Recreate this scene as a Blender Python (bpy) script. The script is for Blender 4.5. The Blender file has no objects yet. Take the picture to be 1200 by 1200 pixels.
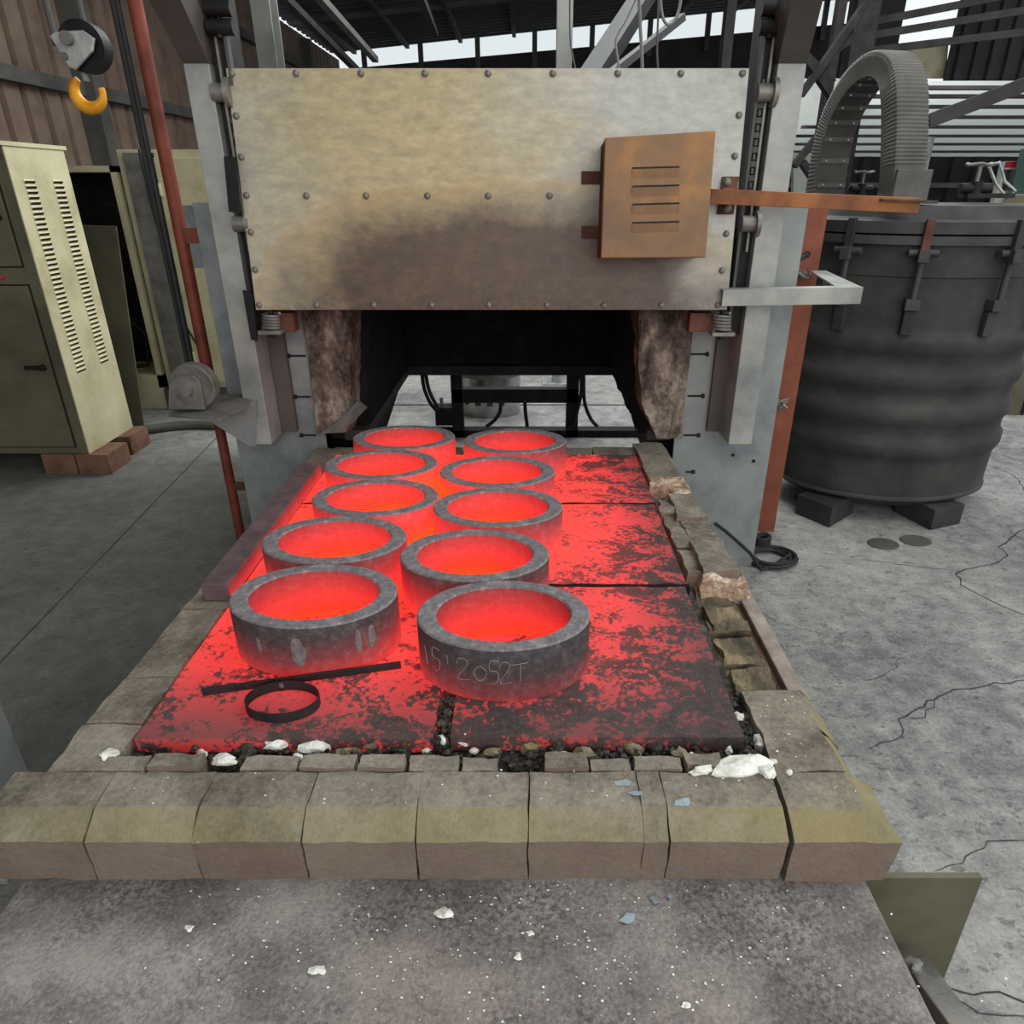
import bpy, bmesh, math, random
from mathutils import Vector, Matrix, noise
random.seed(7)
S = bpy.context.scene
COL = S.collection
R = math.radians

# ------------------------------------------------------------------ camera
# The photograph was widened sideways (3:4 frame shown square), so every round
# thing is broader in x than in y: ASPECT is that proportion in plan.
ASPECT = 1.38
F, CX, H, TH = 811.0, 617.0, 1.6, R(25.1)
cam = bpy.data.cameras.new('camera')
cam.sensor_width = 36.0
cam.lens = F / 1200 * 36.0
cam.shift_x = -(CX - 600) / 1200
cam.clip_start = 0.02
cam.clip_end = 300
co = bpy.data.objects.new('camera', cam)
co.location = (0, 0, H)
co.rotation_euler = (R(90) - TH, 0, 0)
COL.objects.link(co)
S.camera = co

# ------------------------------------------------------------------ sky, light, exposure
w = bpy.data.worlds.new('overcast_sky')
S.world = w
w.use_nodes = True
bg = w.node_tree.nodes['Background']
bg.inputs['Color'].default_value = (0.93, 0.97, 1.0, 1)
bg.inputs['Strength'].default_value = 0.95
S.view_settings.view_transform = 'Standard'
S.view_settings.look = 'None'
S.view_settings.exposure = 0.1
S.view_settings.gamma = 1.0
S.view_settings.use_curve_mapping = False

def area_light(name, loc, aim, sx, sy, energy, col=(1, 1, 1)):
    d = bpy.data.lights.new(name, 'AREA')
    d.shape = 'RECTANGLE'
    d.size, d.size_y, d.energy, d.color = sx, sy, energy, col
    o = bpy.data.objects.new(name, d)
    o.location = loc
    o.rotation_euler = (Vector(aim) - Vector(loc)).to_track_quat('-Z', 'Y').to_euler()
    COL.objects.link(o)
    return o
# added area lamps: soft fill above, beyond the furnace and behind the camera
area_light('fill_above', (2.6, 1.6, 4.4), (1.2, 2.2, 0), 3.0, 5.0, 85, (1.0, 0.98, 0.95))
area_light('fill_far', (0.5, 6.3, 4.3), (0.2, 5.8, 0), 5.0, 2.4, 330, (0.97, 1.0, 1.0))
area_light('fill_front', (1.5, -4.0, 3.0), (0.2, 2.6, 1.2), 6.0, 3.0, 155, (1.0, 0.98, 0.94))

# ------------------------------------------------------------------ helpers: pixel of the 1200 frame -> point on a plane
ct, st = math.cos(TH), math.sin(TH)
CAM = Vector((0, 0, H))
def ray(px, py):
    u, v = (px - CX) / F, (py - 600) / F
    return Vector((u, ct - v * st, -st - v * ct))
def PY(px, py, Y):
    d = ray(px, py); return CAM + d * (Y / d.y)
def PZ(px, py, z):
    d = ray(px, py); return CAM + d * ((z - H) / d.z)
def PP(px, py, p0, n):
    d = ray(px, py); return CAM + d * ((p0 - CAM).dot(n) / d.dot(n))

class MB:
    """collects shapes for one mesh"""
    def __init__(s):
        s.v, s.f, s.m = [], [], []
    def add(s, vs, fs, mi=0):
        o = len(s.v)
        s.v += [Vector(p) for p in vs]
        s.f += [[i + o for i in f] for f in fs]
        s.m += [mi] * len(fs)
        return s
    def box(s, c, d, M=None, mi=0):
        x, y, z = d[0] / 2, d[1] / 2, d[2] / 2
        vs = [Vector((sx * x, sy * y, sz * z)) for sx in (-1, 1) for sy in (-1, 1) for sz in (-1, 1)]
        if M: vs = [M @ p for p in vs]
        c = Vector(c)
        return s.add([p + c for p in vs], [(0, 1, 3, 2), (4, 6, 7, 5), (0, 4, 5, 1), (2, 3, 7, 6), (0, 2, 6, 4), (1, 5, 7, 3)], mi)
    def ab(s, a, b, mi=0):
        a, b = Vector(a), Vector(b)
        return s.box((a + b) / 2, (abs(b.x - a.x), abs(b.y - a.y), abs(b.z - a.z)), None, mi)
    def bar(s, p0, p1, wd, ht, up=(0, 0, 1), mi=0):
        """rectangular bar from p0 to p1, wd sideways and ht along up"""
        p0, p1 = Vector(p0), Vector(p1)
        d = (p1 - p0); L = d.length; d.normalize()
        side = d.cross(Vector(up))
        if side.length < 1e-4: side = d.cross(Vector((0, 1, 0)))
        side.normalize(); u = side.cross(d)
        M = Matrix((side, d, u)).transposed()
        return s.box((p0 + p1) / 2, (wd, L, ht), M, mi)
    def prism(s, pts, vec, mi=0):
        vec = Vector(vec); n = len(pts)
        vs = [Vector(p) for p in pts] + [Vector(p) + vec for p in pts]
        fs = [list(range(n))[::-1], list(range(n, 2 * n))] + [(i, (i + 1) % n, n + (i + 1) % n, n + i) for i in range(n)]
        return s.add(vs, fs, mi)
    def cyl(s, p0, p1, r, n=12, r2=None, cap=True, mi=0):
        p0, p1 = Vector(p0), Vector(p1); r2 = r if r2 is None else r2
        d = (p1 - p0).normalized()
        a = d.cross(Vector((0, 0, 1)))
        if a.length < 1e-4: a = Vector((1, 0, 0))
        a.normalize(); b = d.cross(a)
        vs = []
        for p, q in ((p0, r), (p1, r2)):
            for i in range(n):
                t = 2 * math.pi * i / n
                vs.append(p + (a * math.cos(t) + b * math.sin(t)) * q)
        fs = [(i, (i + 1) % n, n + (i + 1) % n, n + i) for i in range(n)]
        if cap: fs += [list(range(n))[::-1], list(range(n, 2 * n))]
        return s.add(vs, fs, mi)
    def tube(s, path, r, n=8, closed=False, mi=0):
        P = [Vector(p) for p in path]; k = len(P); vs = []; nrm = None
        for i, p in enumerate(P):
            a = P[i - 1] if (i > 0 or closed) else P[i]
            b = P[(i + 1) % k] if (i < k - 1 or closed) else P[i]
            t = (b - a).normalized()
            if nrm is None:
                nrm = t.orthogonal().normalized()
            nrm = (nrm - t * nrm.dot(t)).normalized()
            bn = t.cross(nrm)
            rr = r[i] if isinstance(r, (list, tuple)) else r
            for j in range(n):
                q = 2 * math.pi * j / n
                vs.append(p + (nrm * math.cos(q) + bn * math.sin(q)) * rr)
        fs = []
        for i in range(k if closed else k - 1):
            i2 = (i + 1) % k
            for j in range(n):
                fs.append((i * n + j, i * n + (j + 1) % n, i2 * n + (j + 1) % n, i2 * n + j))
        if not closed:
            fs += [list(range(n))[::-1], [(k - 1) * n + j for j in range(n)]]
        return s.add(vs, fs, mi)
    def lathe(s, prof, c=(0, 0, 0), n=48, ax=1.0, ay=1.0, closed=False, mis=None):
        """profile of (r, z); ax, ay broaden it in plan"""
        c = Vector(c); k = len(prof); vs = []
        for r, z in prof:
            for j in range(n):
                t = 2 * math.pi * j / n
                vs.append(c + Vector((r * ax * math.cos(t), r * ay * math.sin(t), z)))
        o = len(s.v)
        s.v += vs
        for i in range(k if closed else k - 1):
            i2 = (i + 1) % k
            for j in range(n):
                s.f.append([o + i * n + j, o + i * n + (j + 1) % n, o + i2 * n + (j + 1) % n, o + i2 * n + j])
                s.m.append(mis[i] if mis else 0)
        return s
    def build(s, name, mat, parent=None, smooth=False, bevel=0.0, seg=2):
        off = parent.matrix_world.translation.copy() if parent else Vector((0, 0, 0))
        if parent: off = wloc(parent)
        me = bpy.data.meshes.new(name)
        me.from_pydata([tuple(p - off) for p in s.v], [], s.f)
        mats = mat if isinstance(mat, (list, tuple)) else [mat]
        for m in mats: me.materials.append(m)
        for p, mi in zip(me.polygons, s.m): p.material_index = mi
        bm = bmesh.new(); bm.from_mesh(me)
        bmesh.ops.recalc_face_normals(bm, faces=bm.faces)
        bm.to_mesh(me); bm.free()
        if smooth:
            me.polygons.foreach_set('use_smooth', [True] * len(me.polygons))
            me.update()
            try: me.set_sharp_from_angle(angle=R(38))
            except Exception: pass
        o = bpy.data.objects.new(name, me)
        COL.objects.link(o)
        if parent: o.parent = parent
        if bevel:
            b = o.modifiers.new('edge', 'BEVEL'); b.width = bevel; b.segments = seg; b.limit_method = 'ANGLE'; b.angle_limit = R(40)
        return o
def wloc(o):
    v = Vector((0, 0, 0))
    while o:
        v += o.location; o = o.parent
    return v
def tag(o, label, cat, group=None, kind=None):
    o['label'] = label; o['category'] = cat
    if group: o['group'] = group
    if kind: o['kind'] = kind
    return o
def thing(name, label, cat, loc, group=None):
    o = bpy.data.objects.new(name, None); o.empty_display_size = 0.05
    COL.objects.link(o); o.location = loc
    return tag(o, label, cat, group)
def struct(o):
    o['kind'] = 'structure'; return o
def share(o, name, loc, parent, rot=None):
    c = o.copy(); c.name = name; COL.objects.link(c); c.parent = parent
    c.location = Vector(loc) - (wloc(parent) if parent else Vector((0, 0, 0)))
    if rot is not None: c.rotation_euler = rot
    return c
def catmull(P, n):
    out = []
    Q = [P[0] * 2 - P[1]] + P + [P[-1] * 2 - P[-2]]
    for i in range(1, len(Q) - 2):
        for k in range(n):
            t = k / n; a, b_, c, d = Q[i - 1], Q[i], Q[i + 1], Q[i + 2]
            out.append(0.5 * ((2 * b_) + (-a + c) * t + (2 * a - 5 * b_ + 4 * c - d) * t * t + (-a + 3 * b_ - 3 * c + d) * t ** 3))
    out.append(P[-1]); return out
def rock(mb, c, d, seed, sub=2, amp=0.25, mi=0):
    bm = bmesh.new(); bmesh.ops.create_icosphere(bm, subdivisions=sub, radius=0.5)
    o = Vector((seed * 3.7, seed * 1.3, seed * 2.1)); vs = []
    for v in bm.verts:
        k = 1 + amp * 2 * noise.noise(v.co * 2.2 + o) + amp * noise.noise(v.co * 5 + o)
        q = v.co * k
        vs.append(Vector(c) + Vector((q.x * d[0], q.y * d[1], max(q.z, -0.42) * d[2])))
    mb.add(vs, [[v.index for v in f.verts] for f in bm.faces], mi); bm.free()
    return mb
def lump(a, b, seed, amp=0.012, n=(5, 8, 4), freq=9, warp=None):
    """a worn block: subdivided box from a to b pushed about by noise"""
    a, b = Vector(a), Vector(b); bm = bmesh.new()
    nx, ny, nz = n; idx = {}; vs = []; fs = []
    def vid(i, j, k):
        if (i, j, k) not in idx:
            t = Vector((i / nx, j / ny, k / nz)); p = Vector([a[q] + (b[q] - a[q]) * t[q] for q in range(3)])
            if warp: p = warp(p, t)
            p = p + noise.noise_vector(p * freq + Vector((seed, seed * 2, 0))) * amp + noise.noise_vector(p * freq * 3.1 + Vector((0, seed, 0))) * amp * 0.45
            idx[(i, j, k)] = len(vs); vs.append(p)
        return idx[(i, j, k)]
    for i in range(nx):
        for j in range(ny):
            fs.append((vid(i, j, 0), vid(i, j + 1, 0), vid(i + 1, j + 1, 0), vid(i + 1, j, 0)))
            fs.append((vid(i, j, nz), vid(i + 1, j, nz), vid(i + 1, j + 1, nz), vid(i, j + 1, nz)))
    for i in range(nx):
        for k in range(nz):
            fs.append((vid(i, 0, k), vid(i + 1, 0, k), vid(i + 1, 0, k + 1), vid(i, 0, k + 1)))
            fs.append((vid(i, ny, k), vid(i, ny, k + 1), vid(i + 1, ny, k + 1), vid(i + 1, ny, k)))
    for j in range(ny):
        for k in range(nz):
            fs.append((vid(0, j, k), vid(0, j, k + 1), vid(0, j + 1, k + 1), vid(0, j + 1, k)))
            fs.append((vid(nx, j, k), vid(nx, j + 1, k), vid(nx, j + 1, k + 1), vid(nx, j, k + 1)))
    bm.free()
    return MB().add(vs, fs)

# ------------------------------------------------------------------ materials
def lin(c):
    return tuple(((q / 255) / 12.92 if q / 255 <= 0.04045 else ((q / 255 + 0.055) / 1.055) ** 2.4) for q in c) + (1,)
class NT:
    def __init__(s, name):
        s.mat = bpy.data.materials.new(name); s.mat.use_nodes = True
        s.t = s.mat.node_tree; s.b = s.t.nodes['Principled BSDF']
    def n(s, typ, **kw):
        o = s.t.nodes.new(typ)
        for k, v in kw.items():
            if k.startswith('_'): setattr(o, k[1:], v)
            else: s.set(o.inputs[k.replace('__', ' ')], v)
        return o
    def set(s, sock, v):
        if isinstance(v, bpy.types.NodeSocket): s.t.links.new(v, sock)
        else: sock.default_value = v
    def math(s, op, a, b=0.0, c=None, clamp=False):
        o = s.t.nodes.new('ShaderNodeMath'); o.operation = op; o.use_clamp = clamp
        s.set(o.inputs[0], a); s.set(o.inputs[1], b)
        if c is not None: s.set(o.inputs[2], c)
        return o.outputs[0]
    def ramp(s, fac, stops, interp='LINEAR'):
        o = s.t.nodes.new('ShaderNodeValToRGB'); o.color_ramp.interpolation = interp
        e = o.color_ramp.elements
        while len(e) < len(stops): e.new(0.5)
        for q, (p, c) in zip(e, stops):
            q.position = p; q.color = c if len(c) == 4 else tuple(c) + (1,)
        s.set(o.inputs[0], fac); return o.outputs[0]
    def mix(s, f, a, b, blend='MIX'):
        o = s.t.nodes.new('ShaderNodeMix'); o.data_type = 'RGBA'; o.blend_type = blend
        s.set(o.inputs[0], f); s.set(o.inputs[6], a); s.set(o.inputs[7], b); return o.outputs[2]
    def noise(s, vec, scale, detail=6, rough=0.6, dist=0.0):
        o = s.n('ShaderNodeTexNoise', Scale=scale, Detail=detail, Roughness=rough, Distortion=dist)
        s.set(o.inputs['Vector'], vec); return o.outputs[0]
    def coord(s, which='Object', scale=None):
        if which == 'World': v = s.n('ShaderNodeNewGeometry').outputs['Position']
        else: v = s.n('ShaderNodeTexCoord').outputs[which]
        if scale:
            m = s.n('ShaderNodeMapping', Scale=scale); s.set(m.inputs['Vector'], v); v = m.outputs[0]
        return v
    def sep(s, v):
        o = s.n('ShaderNodeSeparateXYZ'); s.set(o.inputs[0], v); return o.outputs
    def bump(s, h, strength=0.3, dist=0.01):
        o = s.n('ShaderNodeBump', Strength=strength, Distance=dist); s.set(o.inputs['Height'], h)
        s.t.links.new(o.outputs[0], s.b.inputs['Normal'])
def mat(name, c1, c2, c3=None, scale=6, rough=0.7, metal=0.0, bump=0.25, bscale=None, stretch=None, bdist=0.01, coord='Object', spread=0.18, spec=0.3):
    t = NT(name); v = t.coord(coord, stretch)
    nz = t.noise(v, scale, 7, 0.62)
    st_ = [(0.5 - spread, lin(c1)), (0.5 + spread, lin(c2))] if c3 is None else [(0.5 - spread, lin(c1)), (0.5, lin(c2)), (0.5 + spread, lin(c3))]
    t.set(t.b.inputs['Base Color'], t.ramp(nz, st_))
    t.b.inputs['Roughness'].default_value = rough; t.b.inputs['Metallic'].default_value = metal
    t.b.inputs['Specular IOR Level'].default_value = spec
    if bump: t.bump(t.noise(v, bscale or scale * 5, 5, 0.6), bump, bdist)
    return t.mat

M = {}
M['grey_paint'] = mat('grey_paint', (104, 110, 112), (128, 133, 132), (140, 143, 138), 5, 0.5, 0.1, 0.1)
M['pale_paint'] = mat('pale_paint', (116, 120, 119), (142, 144, 139), (164, 164, 157), 5, 0.45, 0.2, 0.1)
M['dull_steel'] = mat('dull_steel', (80, 79, 75), (102, 100, 95), (120, 117, 110), 12, 0.6, 0.2, 0.3)
M['dark_paint_shade'] = mat('dark_paint_shade', (70, 66, 62), (84, 80, 76), None, 4, 0.6, 0.1, 0.1)  # dark paint, also used as painted shade on the door posts
M['black_steel'] = mat('black_steel', (16, 16, 17), (30, 29, 29), (46, 42, 40), 9, 0.6, 0.3, 0.2)
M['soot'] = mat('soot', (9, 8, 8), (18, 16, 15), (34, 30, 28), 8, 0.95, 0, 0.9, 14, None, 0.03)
M['galv'] = mat('galv', (138, 142, 142), (170, 173, 170), (192, 193, 188), 14, 0.42, 0.5, 0.1)
M['steel'] = mat('steel', (92, 92, 88), (122, 120, 114), (140, 137, 130), 8, 0.5, 0.4, 0.2)
M['rust'] = mat('rust', (100, 66, 48), (128, 82, 54), (156, 104, 62), 6, 0.7, 0.2, 0.25)
M['rust_dark'] = mat('rust_dark', (58, 40, 34), (84, 56, 46), (108, 72, 58), 8, 0.8, 0.2, 0.3)
M['rust_box'] = mat('rust_box', (104, 86, 72), (130, 100, 72), (170, 120, 68), 3.2, 0.6, 0.2, 0.12)
M['red_oxide'] = mat('red_oxide', (98, 54, 40), (118, 64, 46), (130, 76, 56), 6, 0.6, 0.1, 0.15)
M['red_pipe'] = mat('red_pipe', (84, 42, 32), (118, 56, 42), (136, 70, 54), 6, 0.55, 0.1, 0.2)
M['cream'] = mat('cream', (158, 150, 116), (188, 181, 146), (200, 194, 162), 3.2, 0.5, 0.05, 0.05)
M['olive'] = mat('olive', (74, 72, 57), (92, 89, 71), (104, 100, 82), 2.2, 0.55, 0.1, 0.05)
M['rubber'] = mat('rubber', (14, 14, 15), (26, 26, 28), None, 10, 0.7, 0, 0.1)
M['cable'] = mat('cable', (24, 25, 26), (40, 41, 42), None, 20, 0.6, 0, 0.1)
M['tank'] = mat('tank', (34, 35, 36), (50, 51, 51), (66, 64, 61), 3.2, 0.62, 0.15, 0.22, 26)
M['tank_flange'] = mat('tank_flange', (50, 51, 51), (72, 72, 71), None, 7, 0.6, 0.25, 0.15)
M['duct'] = mat('duct', (70, 69, 66), (94, 92, 88), None, 7, 0.6, 0.1, 0.15)
M['duct_in'] = mat('duct_in', (52, 51, 49), (72, 70, 66), None, 7, 0.6, 0.15, 0.15)
M['brown_clad'] = mat('brown_clad', (92, 76, 66), (112, 94, 82), (124, 106, 92), 3, 0.7, 0.05, 0.05)
M['dark_clad'] = mat('dark_clad', (44, 42, 44), (58, 55, 56), None, 3, 0.75, 0.05, 0.05)
M['roof_deck'] = mat('roof_deck', (64, 66, 70), (84, 86, 88), None, 1.5, 0.8, 0.05, 0.1)
M['beam'] = mat('beam', (66, 66, 64), (92, 91, 87), None, 3, 0.7, 0.2, 0.1)
M['pale_beam'] = mat('pale_beam', (96, 97, 94), (118, 118, 113), None, 3, 0.6, 0.1, 0.1)
M['white_paint'] = mat('white_paint', (198, 202, 196), (222, 226, 220), None, 3, 0.5, 0, 0.02)
M['red_print'] = mat('red_print', (190, 40, 50), (204, 52, 60), None, 3, 0.5, 0, 0)
M['teal'] = mat('teal', (88, 122, 112), (104, 140, 128), None, 3, 0.55, 0.05, 0.05)
M['dial'] = mat('dial', (58, 84, 84), (84, 110, 108), None, 20, 0.4, 0.2, 0)
M['red_dial'] = mat('red_dial', (120, 62, 50), (150, 84, 62), None, 20, 0.4, 0.2, 0)
M['yellow'] = mat('yellow', (196, 124, 16), (226, 156, 34), (232, 172, 60), 12, 0.45, 0.05, 0.1)
M['brick_red'] = mat('brick_red', (84, 60, 48), (112, 82, 66), (124, 94, 76), 9, 0.9, 0, 0.5, 40)
M['white_fibre'] = mat('white_fibre', (176, 176, 166), (222, 222, 212), (240, 240, 232), 22, 0.95, 0, 0.8, 60)
M['grit'] = mat('grit', (34, 32, 30), (62, 59, 54), (96, 92, 84), 40, 0.95, 0, 0.8, 90)
M['chalk'] = mat('chalk', (138, 128, 126), (160, 150, 148), None, 30, 0.95, 0, 0)
M['paint_flake'] = mat('paint_flake', (124, 140, 146), (146, 160, 164), None, 20, 0.6, 0, 0.2)
M['strip_steel'] = mat('strip_steel', (34, 32, 34), (54, 48, 50), None, 20, 0.6, 0.3, 0.2)
M['silver'] = mat('silver', (150, 152, 152), (186, 188, 186), None, 5, 0.22, 0.85, 0.05)
M['olive_plate'] = mat('olive_plate', (66, 64, 46), (88, 85, 66), (98, 94, 78), 5, 0.6, 0.1, 0.1)
M['glass'] = mat('glass', (196, 204, 206), (222, 228, 228), None, 2, 0.2, 0, 0)

def floor_mat():
    t = NT('concrete_floor'); v = t.coord('World')
    big = t.noise(v, 0.8, 5, 0.6); fine = t.noise(v, 11, 10, 0.74); grain = t.noise(v, 85, 4, 0.7)
    f = t.math('ADD', t.math('MULTIPLY', big, 0.40), t.math('ADD', t.math('MULTIPLY', fine, 0.38), t.math('MULTIPLY', grain, 0.22)))
    col = t.ramp(f, [(0.41, lin((92, 92, 91))), (0.5, lin((130, 130, 127))), (0.59, lin((158, 158, 154)))])
    # dark pits
    pits = t.ramp(t.noise(t.coord('World', (1, 1.6, 1)), 22, 6, 0.65), [(0.59, (0, 0, 0)), (0.66, (1, 1, 1))])
    col = t.mix(t.math('MULTIPLY', pits, 0.55), col, lin((84, 84, 82)))
    # scuffs
    sc = t.ramp(t.noise(t.coord('World', (3, 0.8, 1)), 5, 8, 0.75), [(0.63, (0, 0, 0)), (0.72, (1, 1, 1))])
    col = t.mix(t.math('MULTIPLY', sc, 0.4), col, lin((196, 196, 190)))
    # hairline cracks, only on the right of the hearth
    wv = t.n('ShaderNodeVectorMath', _operation='ADD'); t.set(wv.inputs[0], v)
    nn = t.n('ShaderNodeTexNoise', Scale=2.2, Detail=6, Roughness=0.65); t.set(nn.inputs['Vector'], v)
    sc2 = t.n('ShaderNodeVectorMath', _operation='SCALE'); t.set(sc2.inputs[0], nn.outputs['Color']); sc2.inputs['Scale'].default_value = 0.55
    t.set(wv.inputs[1], sc2.outputs[0])
    vo = t.n('ShaderNodeTexVoronoi', _feature='DISTANCE_TO_EDGE', Scale=0.62); t.set(vo.inputs['Vector'], wv.outputs[0])
    cr = t.ramp(vo.outputs['Distance'], [(0.0, (1, 1, 1)), (0.0022, (0.7, 0.7, 0.7)), (0.0045, (0, 0, 0))])
    x = t.sep(v)
    side = t.math('MULTIPLY', t.math('GREATER_THAN', x[0], 0.7), t.math('GREATER_THAN', t.noise(v, 0.9, 2), 0.47))
    col = t.mix(t.math('MULTIPLY', t.math('MULTIPLY', cr, side), 0.4), col, lin((54, 54, 53)))
    # left half of the floor painted darker, for the weaker light there
    dim_left = t.ramp(t.math('ADD', x[0], t.math('MULTIPLY', t.math('SUBTRACT', big, 0.5), 0.6)), [(0.0, (1, 1, 1)), (0.75, (0, 0, 0))])
    dim_left.node.color_ramp.elements[0].position = 0.0
    far = t.ramp(t.math('MULTIPLY', x[1], 0.2), [(0.82, (1, 1, 1)), (0.98, (0, 0, 0))])
    dim_mask = t.math('MULTIPLY', dim_left, far)
    dcol = t.ramp(f, [(0.36, lin((70, 71, 67))), (0.5, lin((98, 99, 94))), (0.62, lin((124, 124, 116)))])
    dcol = t.mix(t.math('MULTIPLY', sc, 0.25), dcol, lin((128, 127, 120)))
    col = t.mix(dim_mask, col, dcol)
    t.set(t.b.inputs['Base Color'], col)
    t.set(t.b.inputs['Roughness'], t.math('ADD', 0.55, t.math('MULTIPLY', fine, 0.3)))
    t.b.inputs['Specular IOR Level'].default_value = 0.25
    h = t.math('SUBTRACT', t.math('ADD', t.math('MULTIPLY', fine, 0.6), t.math('MULTIPLY', grain, 0.3)), t.math('MULTIPLY', t.math('ADD', pits, t.math('MULTIPLY', cr, side)), 0.5))
    t.bump(h, 0.6, 0.014)
    return t.mat
M['floor'] = floor_mat()

def brick_mat():
    t = NT('castable_block'); v = t.coord('World')
    inf = t.n('ShaderNodeObjectInfo').outputs['Random']
    n1 = t.noise(v, 7, 9, 0.7); n2 = t.noise(v, 80, 6, 0.75)
    f = t.math('ADD', t.math('MULTIPLY', n1, 0.6), t.math('MULTIPLY', n2, 0.4))
    col = t.ramp(f, [(0.40, lin((94, 88, 78))), (0.5, lin((130, 123, 110))), (0.60, lin((158, 151, 137)))])
    # front faces fired browner
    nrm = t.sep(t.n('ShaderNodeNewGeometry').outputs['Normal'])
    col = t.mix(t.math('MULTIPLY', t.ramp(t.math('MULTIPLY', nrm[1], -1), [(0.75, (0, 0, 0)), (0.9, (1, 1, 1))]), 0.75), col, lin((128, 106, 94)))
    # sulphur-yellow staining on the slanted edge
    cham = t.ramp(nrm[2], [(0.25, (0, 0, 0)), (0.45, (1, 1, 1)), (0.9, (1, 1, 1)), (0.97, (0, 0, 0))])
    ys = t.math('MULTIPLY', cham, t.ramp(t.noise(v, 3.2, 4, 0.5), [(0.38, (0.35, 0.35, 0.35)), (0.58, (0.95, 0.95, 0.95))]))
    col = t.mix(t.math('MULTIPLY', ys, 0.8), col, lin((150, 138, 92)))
    # white dust
    dust = t.ramp(t.noise(v, 30, 6, 0.75), [(0.66, (0, 0, 0)), (0.74, (1, 1, 1))])
    col = t.mix(t.math('MULTIPLY', dust, 0.55), col, lin((196, 192, 180)))
    col = t.mix(0.16, col, t.ramp(inf, [(0, (0.10, 0.09, 0.07)), (1, (0.34, 0.31, 0.26))]))
    t.set(t.b.inputs['Base Color'], col)
    t.b.inputs['Roughness'].default_value = 0.95; t.b.inputs['Specular IOR Level'].default_value = 0.1
    t.bump(t.math('ADD', n1, t.math('MULTIPLY', n2, 0.8)), 0.75, 0.012)
    return t.mat
M['block'] = brick_mat()
M['rail_steel'] = mat('rail_steel', (112, 100, 92), (136, 124, 114), (152, 142, 132), 14, 0.7, 0.1, 0.3)
M['broken'] = mat('broken_fibre', (112, 84, 62), (182, 156, 132), (222, 208, 192), 24, 0.98, 0, 0.9, 60, None, 0.02)
M['gold_fibre'] = mat('gold_fibre', (60, 56, 48), (100, 90, 72), (152, 136, 106), 14, 0.98, 0, 0.9, 50, (1, 0.5, 2), 0.02, 'World')
M['lining'] = mat('lining', (52, 44, 40), (98, 86, 78), (168, 154, 140), 6, 0.98, 0, 0.9, 18, (2.2, 1, 0.8), 0.03, 'World', 0.2)

def heat_nodes(t):
    """temperature of the charge: highest in the middle of the load"""
    p = t.sep(t.coord('World'))
    dx = t.math('DIVIDE', t.math('SUBTRACT', p[0], -0.33), 0.88)
    dy = t.math('SUBTRACT', p[1], 2.12)
    d = t.math('SQRT', t.math('ADD', t.math('MULTIPLY', dx, dx), t.math('MULTIPLY', dy, dy)))
    return t.math('SUBTRACT', 1.0, d)           # 1 in the middle, about 0.1 at the front edge
HOT = [(0.0, (0, 0, 0)), (0.22, (0.012, 0.0004, 0.0006)), (0.40, (0.14, 0.005, 0.006)), (0.58, (0.52, 0.017, 0.017)), (0.76, (0.95, 0.033, 0.026)), (0.90, (1.02, 0.042, 0.014)), (1.0, (1.08, 0.075, 0.008))]
def ring_mat(name, off, zk, fk, base, noise_amp=0.06, nzs=7):
    t = NT(name); v = t.coord('Object'); f = heat_nodes(t); z = t.sep(v)[2]
    low = t.math('SUBTRACT', 1.0, t.math('DIVIDE', z, 0.138))
    T = t.math('ADD', t.math('ADD', t.math('MULTIPLY', f, fk), t.math('MULTIPLY', low, zk)), off)
    T = t.math('ADD', T, t.math('MULTIPLY', t.math('SUBTRACT', t.noise(v, nzs, 5, 0.6), 0.5), noise_amp * 2))
    t.set(t.b.inputs['Emission Color'], t.ramp(T, HOT)); t.b.inputs['Emission Strength'].default_value = 1.0
    n1 = t.noise(v, 55, 8, 0.75)
    t.set(t.b.inputs['Base Color'], t.ramp(n1, [(0.36, lin(base[0])), (0.52, lin(base[1])), (0.68, lin(base[2]))]))
    t.b.inputs['Roughness'].default_value = 0.75; t.b.inputs['Specular IOR Level'].default_value = 0.25
    t.bump(n1, 0.15, 0.004)
    return t.mat
M['ring_out'] = ring_mat('ring_outside', -0.03, 0.48, 0.92, ((52, 49, 50), (68, 64, 65), (92, 87, 87)))
M['ring_in'] = ring_mat('ring_bore', 0.36, 0.50, 0.32, ((50, 40, 40), (70, 56, 56), (90, 76, 76)), 0.05)
M['ring_rim'] = ring_mat('ring_rim', -0.10, 0.0, 0.40, ((92, 88, 90), (116, 112, 114), (150, 146, 146)), 0.04)

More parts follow.
